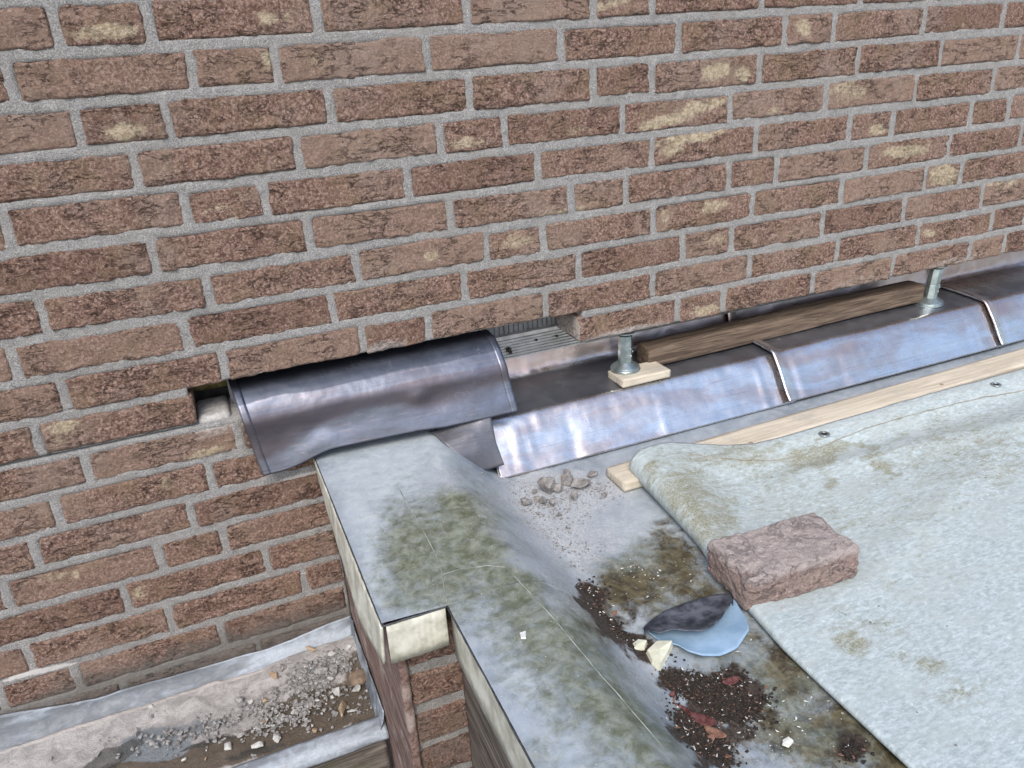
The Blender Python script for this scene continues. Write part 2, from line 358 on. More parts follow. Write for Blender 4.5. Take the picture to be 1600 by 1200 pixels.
# ------------------------------------------------------------------ paint blobs
def blobs(P, lst, ax, v, soft=.45, warp=9.):
    "sum of soft ellipses (px, py, rx, ry, angle_deg, strength), given where the photograph shows the mark on the surface"
    out = np.zeros(P.shape[0])
    Q = (RC @ (P - CAMP).T).T; q2 = np.maximum(Q[:, 2], .05); u = 800 + FPX * Q[:, 0] / q2; w = 600 + FPX * Q[:, 1] / q2
    u = u + warp * fbm(P[:, 0] * 22, P[:, 1] * 22, P[:, 2] * 22, 4); w = w + warp * fbm(P[:, 0] * 22 + 40, P[:, 1] * 22, P[:, 2] * 22, 4)
    for b in lst:
        a = math.radians(b[4]); dx, dy = u - b[0], w - b[1]
        r = np.sqrt(((dx * math.cos(a) + dy * math.sin(a)) / b[2]) ** 2 + ((-dx * math.sin(a) + dy * math.cos(a)) / b[3]) ** 2)
        out = np.maximum(out, b[5] * (1 - ss(1 - soft, 1 + soft, r)))
    return out

BUFF = [(165, 50, 55, 14, -6, 1), (420, 30, 18, 12, 0, .9), (447, 24, 7, 9, 0, .9), (199, 204, 37, 15, -6, 1), (735, 224, 36, 11, -8, .8), (343, 327, 26, 7, -8, .65),
        (1121, 111, 24, 13, -15, 1), (1160, 113, 12, 13, 30, 1), (1046, 188, 44, 10, -12, 1), (1090, 168, 45, 10, -14, .95), (1075, 216, 62, 9, -12, 1), (1048, 235, 22, 11, -10, .9),
        (1255, 43, 10, 14, -25, 1), (1326, 146, 33, 19, -8, .72), (1369, 206, 13, 11, -10, 1), (1412, 236, 42, 10, -10, 1), (1474, 273, 23, 20, -12, 1), (1209, 172, 16, 8, -8, .7),
        (1118, 322, 28, 11, -10, .8), (1037, 335, 8, 15, 0, .8), (1103, 486, 25, 10, -12, .85), (672, 400, 14, 10, 0, .7), (100, 668, 28, 11, -12, .85), (95, 690, 14, 9, 0, .8),
        (322, 708, 34, 8, -14, .9), (112, 764, 24, 6, -14, .75), (121, 896, 7, 7, 0, 1), (70, 905, 50, 7, -14, .6), (417, 98, 9, 16, 0, .8), (215, 925, 14, 14, 0, .6),
        (952, 6, 38, 9, -5, .8), (1565, 285, 30, 12, -10, .7), (1448, 366, 14, 8, -10, .75), (570, 1, 10, 10, 0, 0), (1230, 370, 30, 6, -10, .5), (500, 95, 30, 10, 0, .5), (40, 275, 40, 16, -8, .45),
        (905, 205, 30, 10, -10, .5), (270, 750, 40, 10, -14, .5), (1115, 375, 20, 10, -10, .5), (808, 375, 30, 14, -8, .62), (1270, 590, 1, 1, 0, 0), (880, 330, 60, 6, -12, .62), (1510, 45, 20, 10, 0, .5)]
LIME = [(600, 543, 40, 14, -12, .8), (985, 519, 78, 9, -13, .95), (1335, 444, 60, 12, -13, .55), (1200, 475, 60, 12, -13, .45), (780, 515, 70, 7, -13, .6), (330, 470, 1, 1, 0, 0),
        (425, 580, 70, 9, -13, .4), (230, 618, 90, 10, -14, .3), (350, 672, 60, 9, -14, .7), (1490, 408, 60, 6, -13, .7), (1085, 500, 30, 6, -13, .5), (1420, 10, 30, 10, 0, .35), (150, 10, 30, 30, 0, .35)]
LIMEM = [(425, 762, 55, 5, -14, .9), (300, 680, 70, 5, -14, 1), (25, 340, 6, 14, 0, .8), (250, 705, 60, 3, -14, .7), (395, 795, 40, 4, -14, .6), (440, 905, 45, 3, -14, .9), (400, 975, 50, 3, -14, .9),
         (490, 938, 30, 3, -14, .8), (60, 1050, 70, 4, -14, .9), (40, 1095, 40, 5, -14, .7), (250, 1065, 40, 6, -20, .6), (470, 745, 40, 6, -14, .8)]
def wall_attrs(V, mort=False):
    z = V[:, 2]
    g = 1.0 - ss(-.955, -.865, z + .02 * fbm(V[:, 0] * 9, 0, z * 9, 3)); g = g * .95
    return {'buff': 1.1 * blobs(V, BUFF, 1, 0., .7, 6), 'lime': blobs(V, LIMEM if mort else LIME, 1, 0., .6, 4), 'grime': g}

# ------------------------------------------------------------------ ground, far below
g = mk('paved_ground', boxv(-60, 60, -60, 60, -3.7, -3.5), BF, M['ground'], smooth=False); tag(g, None, kind='structure')

# ------------------------------------------------------------------ the brick wall
H = .0625; BH = .0505
wall = tag(empty('brick_wall', (0.7, .1, -1.05)), 'tall rough red-brown handmade brick wall with grey mortar above the roof', 'wall')
def brick_geo(x0, x1, z0, z1, seed, yb=0., face=0, back=.1):
    w, h = x1 - x0, z1 - z0; nx = max(4, int(w / .0045)); nz = 12
    ed = np.array([0, .0009, .0022, .0042]); gx = np.r_[ed, np.linspace(.0085, w - .0085, nx - 7), w - ed[::-1]] / w if nx > 9 else np.linspace(0, 1, nx + 1); nx = len(gx) - 1
    gz = np.r_[ed, np.linspace(.0080, h - .0080, 8), h - ed[::-1]] / h; nz = len(gz) - 1
    U, Vv = np.meshgrid(gx, gz, indexing='ij')
    X = x0 + U * w; Z = z0 + Vv * h; o = seed * 7.31
    rq = np.random.RandomState(seed + 50); rc = rq.uniform(.003, .0085)
    dx = np.minimum(X - x0, x1 - X); dz = np.minimum(Z - z0, z1 - Z)
    e = np.minimum(dx, dz)
    #                                                                    # round the corners
    cx = np.clip(rc - dx, 0, rc); cz = np.clip(rc - dz, 0, rc); ll = np.sqrt(cx ** 2 + cz ** 2); k = np.where(ll > rc, rc / np.maximum(ll, 1e-9), 1)
    sgx = np.where(U < .5, 1, -1); sgz = np.where(Vv < .5, 1, -1)
    X = X + sgx * cx * (1 - k); Z = Z + sgz * cz * (1 - k)
    Z = Z + (X - (x0 + x1) / 2) * rq.uniform(-.011, .011); X = X + (Z - (z0 + z1) / 2) * rq.uniform(-.05, .05)
    X = X + .0034 * fbm(X * 40, o, Z * 40, 5, .6); Z = Z + .0034 * fbm(X * 34, o + 5, Z * 34, 5, .6)
    wx = X + .012 * fbm(X * 22, o, Z * 22, 2); sl = Z + .28 * X * (1 if seed % 2 else -.5)
    rid = 1 - np.abs(fbm(wx * 26, o + 9, sl * 75, 4)) * 2.2
    rel = .0018 * fbm(X * 120, o, Z * 120, 3) + .0013 * fbm(X * 16, o + 2, Z * 25, 3) - .0026 * np.clip(rid - .70, 0, 1) / .30
    topg = np.where(Z > z0 + h * .6, ss(-.25, .35, fbm(X * 30, o + 31, 0, 3)), .25)
    Y = yb - np.maximum(rel, -.0032) + (.0030 + .0035 * topg) * (1 - ss(0, .0036, e)) ** 1.5 - .0012
    P = np.stack([X, Y, Z], 2); V = P.reshape(-1, 3); nv = nz + 1; F = grid(nx + 1, nv).tolist()
    ring = [i * nv for i in range(nx + 1)] + [nx * nv + j for j in range(1, nv)] + [i * nv + nz for i in range(nx - 1, -1, -1)] + list(range(nz - 1, 0, -1))
    N = len(V); R = V[ring]; n = len(ring)
    R1 = R.copy(); R1[:, 1] = .030; R1 += .0006 * rs.randn(n, 3); R2 = R.copy(); R2[:, 1] = back
    V = np.concatenate([V, R1, R2])
    for i in range(n):
        j = (i + 1) % n
        F.append([ring[j], ring[i], N + i, N + j]); F.append([N + j, N + i, N + n + i, N + n + j])
    F.append([N + n + i for i in range(n)])
    return V, F
ROWS = {-1: [-.114, -.001, .225, .454, .677, .788, 1.016], 0: [-.182, .04, .157, .385, .614, .843, 1.072, 1.186, 1.414, 1.636],
 1: [-.119, -.005, .225, .449, .674, .79, 1.021, 1.255, 1.473, 1.697], 2: [-.06, .167, .392, .506, .729, .958, 1.182, 1.416, 1.639],
 3: [-.237, -.006, .107, .333, .563, .792, 1.021, 1.252, 1.365, 1.587], 4: [-.064, .164, .399, .623, .735, .961, 1.076, 1.305, 1.537, 1.756],
 5: [-.228, 0., .231, .458, .566, .794, 1.021, 1.248, 1.479, 1.587], 6: [-.28, -.047, .182, .412, .634, .86, .975, 1.204, 1.43, 1.663],
 7: [-.233, -.003, .223, .34, .566, .794, 1.023, 1.251, 1.482, 1.712], 8: [.852, .963, 1.193, 1.42, 1.655], 9: [-.233, -.003], 10: [-.29, -.06],
 11: [-.336, -.103], 12: [-.395, -.168, -.063], 13: [-.235, -.003], 14: [-.396, -.179, .052], 15: [-.341, -.103], 16: [-.28, -.05], -2: [-.05, .18, .41, .64, .87, 1.1], -3: [.1, .33, .44, .67, .9, 1.13]}
XL, XR = -.62, 2.12
RECTS = []
nb = 0
for k, js in ROWS.items():
    js = list(js)
    while js[0] > XL: js.insert(0, js[0] - (.228 if rs.rand() < .8 or k == 8 else .114))
    xr = .1235 if k >= 9 else XR
    if k == 8: js = [j for j in js if j > .85]
    while js[-1] < xr: js.append(js[-1] + (.229 if rs.rand() < .75 or k >= 9 else .114))
    segs = [(a, b) for a, b in zip(js[:-1], js[1:])]
    if k == 8: segs = [(.6255, .852)] + segs + [(-.284, -.0535), (-.512, -.284), (-.74, -.512)]
    for a, b in segs:
        x0, x1 = a + .0058, b - .0058
        if k >= 9: x1 = min(x1, .1235)
        x0 = max(x0, XL); x1 = min(x1, XR)
        if x1 - x0 < .02: continue
        seed = nb; z0 = -k * H + rs.uniform(-.0012, .0012)
        RECTS.append((x0, x1, z0, z0 + BH))
        V, F = brick_geo(x0 + rs.uniform(-.0012, .0012), x1 + rs.uniform(-.0012, .0012), z0, z0 + BH + rs.uniform(-.0015, .001), seed, rs.uniform(-.0012, .0012))
        A = wall_attrs(V)
        if k == 9 and b > -.1:       # the top of the course left bare in the gap: covered in mortar
            A['lime'] = np.maximum(A['lime'], np.where((V[:, 2] > z0 + .046) & (V[:, 0] > -.07), 1., 0))
        if k == 8 and abs(a - .6255) < .001:
            A['lime'] = np.maximum(A['lime'], np.where(V[:, 0] < .6255 + .0085, 1., 0))
        mk('brick', V, F, M['brick'], wall, attrs=A); nb += 1
# mortar behind and between the bricks
def mortar_block(x0, x1, z0, z1, st=.0048, yb=.0016):
    nx, nz = max(2, int((x1 - x0) / st)), max(2, int((z1 - z0) / st))
    X, Z = np.meshgrid(np.linspace(x0, x1, nx), np.linspace(z0, z1, nz), indexing='ij')
    Y = yb + .0024 * fbm(X * 75, 3.3, Z * 75, 4, .65) + .0015 * fbm(X * 14, 1.3, Z * 14, 3)
    for a0, a1, c0, c1 in RECTS:
        i0, i1 = np.searchsorted(X[:, 0], [a0 + .004, a1 - .004]); j0, j1 = np.searchsorted(Z[0], [c0 + .004, c1 - .004])
        if i1 > i0 and j1 > j0: Y[i0:i1, j0:j1] += .008
    V = np.stack([X, Y, Z], 2).reshape(-1, 3); F = grid(nx, nz).tolist(); nv = nz
    ring = [i * nv for i in range(nx)] + [(nx - 1) * nv + j for j in range(1, nz)] + [i * nv + nz - 1 for i in range(nx - 2, -1, -1)] + list(range(nz - 2, 0, -1))
    N = len(V); R = V[ring].copy(); R[:, 1] = .098; n = len(ring); V = np.concatenate([V, R])
    for i in range(n): F.append([ring[(i + 1) % n], ring[i], N + i, N + (i + 1) % n])
    return V, F
VV, FF, off = [], [], 0
for r in [(XL, XR, -.4355, .305), (.640, XR, -.498, -.4355), (XL, -.0645, -.5, -.4355), (XL, .1245, -1.06, -.5045)]:
    V, F = mortar_block(*r); VV.append(V); FF += [[i + off for i in f] for f in F]; off += len(V)
V = np.concatenate(VV); mk('mortar', V, FF, M['mortar'], wall, attrs=wall_attrs(V, True))
# the house behind the outer leaf: inner leaf and an added, unseen cap that keeps light out
box('inner_leaf', (XL, XR, .165, .30, -1.1, .33), M['cavity'], wall, .002)
box('cavity_light_stop', (XL, XR, .0, .165, .318, .345), M['cavity'], wall, .002)
box('end_closer', (XL - .02, XL - .002, 0.005, .30, -1.1, .33), M['cavity'], wall, .001)
box('end_closer', (XR + .002, XR + .02, 0.005, .30, -.5, .33), M['cavity'], wall, .001)

# ------------------------------------------------------------------ flat roof on the right
def coat_attrs(V, zz):
    f = lambda L, s=.75: blobs(V, L, 2, zz, s, 26.)
    return {'algae': f(ALG), 'dirt': f(DIRT, .55), 'brown': f(BRN), 'dust': f(DUST), 'haze': f(HAZE)}
ALG = [(700, 870, 110, 110, 20, .85), (850, 990, 100, 70, 40, .8), (930, 1080, 110, 60, 45, .75), (1020, 1170, 100, 50, 40, .7), (900, 1000, 30, 120, -38, .8), (1180, 1060, 110, 120, 0, .55), (1050, 930, 100, 60, 0, .6), (720, 860, 130, 90, 30, .62), (860, 1020, 90, 150, -38, .6), (640, 900, 70, 60, 0, .6), (960, 1120, 90, 110, -35, .62), (640, 860, 52, 80, -20, .9), (735, 800, 62, 45, 20, 1), (735, 850, 75, 40, 30, .95), (650, 920, 60, 35, -10, .7), (800, 925, 75, 45, 40, .9), (880, 1000, 60, 75, -35, .85), (970, 1110, 55, 90, -35, .9), (860, 1110, 35, 70, -35, .6),
       (905, 960, 22, 90, -32, .85), (1030, 1150, 25, 80, -35, .75), (840, 1180, 40, 40, 0, .5), (690, 760, 40, 20, 20, .4), (780, 1000, 30, 60, -30, .55), (660, 965, 50, 18, -10, .4),
       (1000, 900, 90, 40, 15, .7), (1030, 880, 70, 40, 40, .7), (1230, 1060, 80, 60, 20, .8), (1260, 1150, 110, 60, 20, .8), (1380, 1150, 80, 60, 30, .9), (1140, 990, 60, 30, 0, .6), (1060, 960, 80, 40, 0, .55)]
BRN = [(1200, 1090, 120, 90, 20, .5), (1300, 1120, 90, 70, 30, .55), (1030, 930, 110, 50, 10, .5), (980, 925, 62, 36, -15, 1), (1050, 905, 60, 26, 20, .8), (1110, 940, 40, 30, 40, .9), (1240, 1040, 45, 70, -20, .75), (1200, 1140, 60, 60, 30, .7), (1330, 1130, 70, 60, 30, .8), (1290, 1190, 80, 30, 10, .7), (945, 975, 30, 60, -35, .8), (1165, 985, 70, 20, 30, .6),
       (1230, 1030, 14, 60, -60, .8), (1400, 1190, 60, 50, 30, .9), (1060, 870, 30, 60, -40, .9)]
DIRT = [(925, 935, 20, 34, -30, 1), (955, 985, 20, 40, -40, 1), (1003, 1015, 34, 18, 20, .9), (1115, 1090, 72, 34, 25, 1), (1085, 1135, 40, 40, 30, 1), (1150, 1080, 44, 36, 0, 1), (1110, 1170, 40, 40, 30, .9), (1330, 1175, 30, 26, 0, .95), (1060, 1060, 34, 20, 20, .9),
        (1140, 1150, 40, 20, 10, .8), (1260, 985, 30, 8, 40, .6), (1215, 1020, 60, 12, 40, .55), (990, 965, 16, 20, 0, .6)]
DUST = [(820, 850, 60, 60, 40, .6), (870, 775, 130, 46, -5, 1), (960, 760, 70, 26, -12, .9), (870, 830, 95, 60, 30, .9), (930, 830, 80, 40, 10, .7), (800, 790, 40, 40, 0, .7), (880, 900, 40, 90, -40, .8), (1000, 1050, 40, 110, -38, .7), (980, 810, 60, 50, 10, .5), (1090, 1180, 36, 80, -38, .6),
        (620, 700, 60, 14, -8, .4), (700, 740, 50, 20, 30, .6)]
HAZE = [(870, 880, 34, 130, -38, .9), (990, 1010, 30, 130, -38, .85), (1090, 1130, 26, 80, -35, .8), (590, 730, 90, 60, -10, 1), (660, 700, 90, 40, -10, .9), (560, 800, 26, 90, -20, .9), (590, 900, 20, 80, -20, .9), (760, 960, 60, 16, 30, .6), (810, 1060, 22, 90, -35, .8), (700, 990, 20, 60, -35, .7), (890, 1190, 50, 40, 0, .6), (1080, 970, 110, 18, -5, .9),  # pale haze; long streaks also brighten the shaded kerb flank through colour
        (1240, 1110, 46, 22, -20, .75), (1310, 1090, 60, 16, 20, .6), (820, 840, 30, 100, -38, .7), (920, 950, 20, 90, -38, .8), (1050, 1080, 20, 100, -38, .7), (760, 780, 60, 40, 40, .8), (1010, 820, 80, 40, 10, .6), (640, 965, 60, 8, -14, .6), (1060, 560, 10, 10, 0, 0)]
X, Y = np.meshgrid(np.linspace(.33, 2.5, 330), np.linspace(-1.75, .16, 290), indexing='ij')
def roofz(X, Y): return -.70 + .0022 * fbm(X * 5, Y * 5, 0, 3) - .004 * ss(-.5, -.9, Y)
Z = roofz(X, Y) + .0015 * fbm(X * 60, Y * 60, 2, 3) * ss(.75, .5, X) * ss(-.3, -.12, Y)
P = np.stack([X, Y, Z], 2); V = P.reshape(-1, 3)
ro = mk('flat_roof', V, grid(330, 290), M['coat'], attrs=coat_attrs(V, -.70)); tag(ro, 'grey membrane flat roof stained with algae, dust and dirt', kind='structure')
mk('roof_slab', boxv(.24, 2.5, -1.75, .16, -1.0, -.712), BF, M['cavity'], smooth=False)['kind'] = 'structure'

# ------------------------------------------------------------------ the kerb (low parapet) between the two roofs
kerb = tag(empty('roof_kerb', (.25, -.5, -1.0)), 'low grey-coated kerb with green algae running out from the wall between two roofs', 'parapet')
def kz(X, Y):
    s = X - .292 - .018 * ss(-.25, -.02, Y) + .012 * fbm(Y * 6, 2, 0, 2)
    z = -.600 - .099 * (ss(0, .135, s) * .8 + .2 * np.clip(s / .135, 0, 1))
    return z + .0012 * fbm(X * 12, Y * 9, 5, 3)
yy = np.linspace(-1.75, .02, 300)
xs = np.linspace(0, 1, 90)
Yg, U = np.meshgrid(yy, xs, indexing='ij')
left = np.where(Yg < -.4905, .1915, .1095); Xg = left + (.455 - left) * U
P = np.stack([Xg, Yg, kz(Xg, Yg)], 2).transpose(1, 0, 2).reshape(-1, 3)
mk('top_coating', P, grid(90, 300), M['coat'], kerb, attrs=coat_attrs(P, -.60))
# trim faces under the coating
def trim(name, a, b, z0, z1, m, t=.004, wob=.0006, zb=None):
    n = 60; s = np.linspace(0, 1, n); A = np.array(a)[None] * (1 - s[:, None]) + np.array(b)[None] * s[:, None]
    d = np.array(b) - np.array(a); nrm = np.array([d[1], -d[0]]) / np.linalg.norm(d)
    v = np.linspace(0, 1, 6); P = np.zeros((n, 6, 3))
    for j in range(6):
        zz = z0 + (z1 - z0) * v[j]
        P[:, j, 0] = A[:, 0] + nrm[0] * wob * fbm(s * 20, j * .5, 0, 2); P[:, j, 1] = A[:, 1] + nrm[1] * wob * fbm(s * 20, j * .5, 0, 2); P[:, j, 2] = zz
    return surf(name, P, m, kerb, thick=t)
n_ = 80; yv = np.linspace(-.003, -.4885, n_)[:, None]; sv = np.linspace(0, 1, 10)[None]
fl_ = np.interp(-yv, [0, .1, .25, .37, .49], [.003, -.001, -.006, -.011, -.003])
Pt = np.stack([.1105 + fl_ * sv + .0007 * fbm(yv * 25, sv * 2, 0, 3), yv + 0 * sv, -.6045 - (.058 + .012 * ss(0, -.3, yv) * ss(-.49, -.4, yv)) * sv], 2)
surf('side_trim', Pt, M['fascia'], kerb, thick=.0035)
trim('front_trim', (.1135, -.4935), (.1885, -.4935), -.662, -.6045, M['fascia'])
trim('long_trim', (.194, -.494), (.194, -1.75), -.682, -.6045, M['fascia'])
# dark bead along the edges, slightly lumpy
def bead(name, pts, r, m, parent, n=90, wob=.0006, kind=None):
    pts = np.array(pts, float); L = np.r_[0, np.cumsum(np.linalg.norm(np.diff(pts, axis=0), axis=1))]; t = np.linspace(0, L[-1], n)
    C = np.stack([np.interp(t, L, pts[:, i]) for i in range(3)], 1); C += wob * np.stack([fbm(t * 40, 1, i, 3) for i in range(3)], 1)
    T = np.gradient(C, axis=0); T /= np.linalg.norm(T, axis=1, keepdims=True) + 1e-9
    up = np.tile([0, 0, 1.], (n, 1)); S = np.cross(T, up); S /= np.linalg.norm(S, axis=1, keepdims=True) + 1e-9; Uu = np.cross(S, T)
    k = 6; V = []
    rr = r * (1 + .35 * fbm(t * 90, 7, 0, 2))
    for i in range(n):
        for a in range(k): V.append(C[i] + rr[i] * (math.cos(a * 2 * math.pi / k) * S[i] + math.sin(a * 2 * math.pi / k) * Uu[i]))
    F = []
    for i in range(n - 1):
        for a in range(k): b = (a + 1) % k; F.append([i * k + a, i * k + b, (i + 1) * k + b, (i + 1) * k + a])
    F.append(list(range(k))[::-1]); F.append([(n - 1) * k + a for a in range(k)])
    return mk(name, V, F, m, parent)
bead('edge_bead', [(.1095, 0, -.6022), (.1088, -.25, -.6022), (.1092, -.492, -.6022)], .0013, M['edge'], kerb, 120)
bead('edge_bead', [(.1092, -.493, -.6022), (.1905, -.493, -.6022)], .0013, M['edge'], kerb, 40)
bead('edge_bead', [(.1908, -.493, -.6022), (.191, -1.75, -.6022)], .0013, M['edge'], kerb, 200)
def onk(x, y, d=.0004): return (x, y, float(kz(np.array([x]), np.array([y]))[0]) + d)
bead('seam', [onk(*at(px, py, 2, -.6)[:2]) for px, py in [(622, 762), (648, 806), (672, 850), (688, 882), (692, 905), (698, 940)]], .0007, M['seam'], kerb, 80)
bead('seam', [onk(*at(px, py, 2, -.6)[:2]) for px, py in [(692, 898), (720, 889), (760, 883), (792, 886)]], .0006, M['seam'], kerb, 50)
bead('seam', [onk(x, y) for x, y in [(.285, -.455), (.296, -.56), (.306, -.66), (.315, -.76), (.323, -.88), (.33, -1.1)]], .0007, M['seam'], kerb, 150)
mk('core', boxv(.13, .30, -1.74, .0, -1.0, -.625) if False else boxv(.225, .31, -1.74, -.002, -1.0, -.625), BF, M['cavity'], kerb, smooth=False)

# brick pier seen under the step, with its boards
pier = tag(empty('brick_pier', (.165, -.4, -1.2)), 'narrow damp brick pier between the two boards under the kerb step', 'pier')
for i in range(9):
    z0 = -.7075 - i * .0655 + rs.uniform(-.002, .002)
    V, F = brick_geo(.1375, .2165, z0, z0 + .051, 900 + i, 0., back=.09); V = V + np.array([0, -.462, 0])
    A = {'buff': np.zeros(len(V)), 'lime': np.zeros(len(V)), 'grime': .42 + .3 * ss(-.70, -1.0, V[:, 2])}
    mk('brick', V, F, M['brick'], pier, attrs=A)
RECTS.clear()
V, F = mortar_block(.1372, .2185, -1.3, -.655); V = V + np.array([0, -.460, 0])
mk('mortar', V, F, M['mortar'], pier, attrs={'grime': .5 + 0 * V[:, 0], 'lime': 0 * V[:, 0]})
def wood_disp(amp, sc, ax):
    s = [sc] * 3; s[ax] = sc * .08
    def f(V):
        q = [V[:, i] * s[i] for i in range(3)]
        return V + amp * np.stack([fbm(q[0] + 3, q[1], q[2], 4), fbm(q[0], q[1] + 7, q[2], 4), fbm(q[0], q[1], q[2] + 11, 4)], 1)
    return f
V, F = rough_box((.012, .466, .62), (3, 90, 90), .002, wood_disp(.0016, 110, 1), Matrix.Translation((.1312, -.2335, -.980)))
tag(mk('side_board', V, F, M['redwood']), 'flaking red-brown board standing on edge beside the brick pier', 'board')
V, F = rough_box((.018, 1.29, .50), (3, 160, 60), .002, wood_disp(.0016, 110, 1), Matrix.Translation((.2165, -1.107, -.938)))
tag(mk('side_board', V, F, M['darkwoody']), 'dark rotten board under the long pale trim of the kerb', 'board')

def m_oldlead():
    n = NT('oxidised_lead', .6, .25); a = n.noise(9, 5, .65, .4, n.map((.6, 2, 2))); b = n.noise(60, 7, .75, .4)
    c = n.mix(n.mr(a, .42, .62), (.13, .145, .165), (.38, .43, .49)); c = n.mix(n.mr(b, .36, .64, .55, 0), c, (.17, .18, .19)); c = n.mix(n.mr(b, .60, .72, 0, .6), c, (.50, .49, .48))
    return n.fin(c, n.mr(b, .3, .7, .45, .7), n.bump(n.math('ADD', b, n.math('MULTIPLY', a, 2)), .5, .003))
# ------------------------------------------------------------------ lead-lined ledge at lower left
ledge = tag(empty('lead_ledge', (-.25, -.13, -1.05)), 'low lead-lined ledge below the brick wall covered in plaster dust', 'ledge')
x0l, x1l = -.62, .1235
# upstand against the wall, wavy top edge
n = 160; Xg, S = np.meshgrid(np.linspace(x0l, x1l, n), np.linspace(0, 1, 14), indexing='ij')
top = np.interp(Xg, [-.62, -.46, -.325, -.158, -.034, .124], [-.935, -.939, -.963, -.966, -.970, -.952]) + .002 * fbm(Xg * 25, 0, 0, 3)
Yp = -.0035 - .028 * S ** 1.6 - .002 * fbm(Xg * 12, S * 2, 0, 3) * S; Zp = top + (-.9985 - top) * (S ** .85)
surf('wall_upstand', np.stack([Xg, Yp, Zp], 2), m := m_oldlead(), ledge, thick=.0022, flip=False)
Yg, S = np.meshgrid(np.linspace(-.262, -.01, 60), np.linspace(0, 1, 10), indexing='ij')
surf('side_upstand', np.stack([.1225 - .010 * (1 - S) ** 2 + .001 * fbm(Yg * 30, S, 0, 2), Yg, -.997 + .042 * S + .003 * fbm(Yg * 20, 1, 0, 2) * S], 2), m, ledge, thick=.002)
# front edge, beaten over the board
Xg, S = np.meshgrid(np.linspace(x0l, .1235, 160), np.linspace(0, 1, 12), indexing='ij')
Yp = -.238 - .030 * np.sin(S * math.pi / 2) - .0015 * fbm(Xg * 30, S * 3, 3, 3); Zp = -.9885 - .022 * (1 - np.cos(S * math.pi / 2)) + .0015 * fbm(Xg * 22, S, 9, 3)
surf('front_edge', np.stack([Xg, Yp, Zp], 2), m, ledge, thick=.0025)
# plaster dust lying over the deck, deepest near the kerb
def m_plaster():
    n = NT('plaster_dust', .95, spec=.2)
    mid = n.noise(40, 8, .72, .4); hi = n.noise(330, 5, .75)
    c = n.mix(n.mr(mid, .35, .65), (.30, .285, .275), (.47, .45, .435))
    wet = n.mr(n.math('ADD', n.attr('brown'), n.math('MULTIPLY', n.math('SUBTRACT', n.noise(32, 8, .7, .8), .5), 1.3)), .4, .66)
    c = n.mix(wet, c, n.mix(mid, (.085, .068, .052), (.165, .135, .105)))
    sl = n.mr(n.math('ADD', n.attr('haze'), n.math('MULTIPLY', n.math('SUBTRACT', n.noise(26, 7, .7, .8), .5), 1.3)), .45, .7)
    c = n.mix(sl, c, n.mix(mid, (.13, .145, .155), (.30, .33, .35)))
    dk = n.mr(n.math('ADD', n.attr('dirt'), n.math('MULTIPLY', n.math('SUBTRACT', n.noise(50, 8, .7, .8), .5), 1.2)), .5, .7)
    c = n.mix(n.math('MULTIPLY', dk, .75), c, (.06, .06, .055))
    ed = n.mr(n.attr('lip'), .3, .8); c = n.mix(ed, c, (.52, .48, .45))
    c = n.mix(n.mr(hi, .60, .74, 0, .5), c, (.52, .50, .48)); c = n.mix(n.mr(hi, .42, .3, 0, .5), c, (.10, .09, .08))
    rr = n.mr(wet, 0, 1, .95, .6)
    return n.fin(c, rr, n.bump(n.math('ADD', n.math('MULTIPLY', mid, 2.), n.math('MULTIPLY', hi, .8)), .9, .003))
Xg, Yg = np.meshgrid(np.linspace(x0l, .120, 230), np.linspace(-.243, -.014, 90), indexing='ij')
wy = -.030 - .007 * fbm(Xg * 14, 3, 3, 3)
hgt = .004 + .006 * ss(-.09, -.035, Yg) + .010 * ss(-.10, .03, Xg) * ss(-.16, -.05, Yg) + .0035 * fbm(Xg * 35, Yg * 35, 1, 5) + .003 * fbm(Xg * 9, Yg * 9, 1, 3)
hgt = np.where(Yg > wy, -.004, hgt * ss(wy, wy - .004, Yg)); hgt = hgt * (ss(-.246, -.232, Yg + .004 * fbm(Xg * 20, 0, 5, 3)) * 1.02 - .02)
V = np.stack([Xg, Yg, -.9965 + hgt], 2).reshape(-1, 3)
fb = lambda L, s=.4: blobs(V, L, 2, -.985, s)
A = {'brown': fb([(500, 1110, 100, 36, -16, 1), (440, 1150, 130, 26, -18, 1), (330, 1180, 110, 26, -14, .9), (560, 1080, 30, 60, 0, .9), (560, 1040, 22, 26, 0, .8), (230, 1200, 80, 20, 0, .8)]),
     'haze': fb([(235, 1160, 60, 26, -14, .9), (260, 1172, 46, 18, -14, 1), (300, 1140, 60, 12, -14, .7), (500, 1050, 60, 22, -20, .6), (590, 1110, 10, 60, 0, .8)]),
     'dirt': fb([(170, 1185, 60, 14, -30, 1), (330, 1160, 60, 5, -14, .8), (470, 1120, 90, 5, -16, .7), (400, 1175, 60, 8, -14, .7)]),
     'lip': (ss(.011, .003, np.abs(Yg - wy + .006)) * .8 * ss(.03, -.06, Xg)).ravel()}
tag(mk('plaster_dust', V, grid(230, 90), m_plaster(), attrs=A), 'pale plaster dust and mud spread over the lead ledge', kind='stuff')
mk('deck', boxv(x0l, .122, -.250, -.002, -1.02, -.9975), BF, m, ledge, smooth=False)
V, F = rough_box((.74, .022, .22), (120, 3, 40), .002, wood_disp(.0022, 100, 0), Matrix.Translation((-.253, -.268, -1.125)))
tag(mk('fascia_board', V, F, M['darkwood']), 'dark weathered grained board hanging below the front edge of the ledge', 'board')

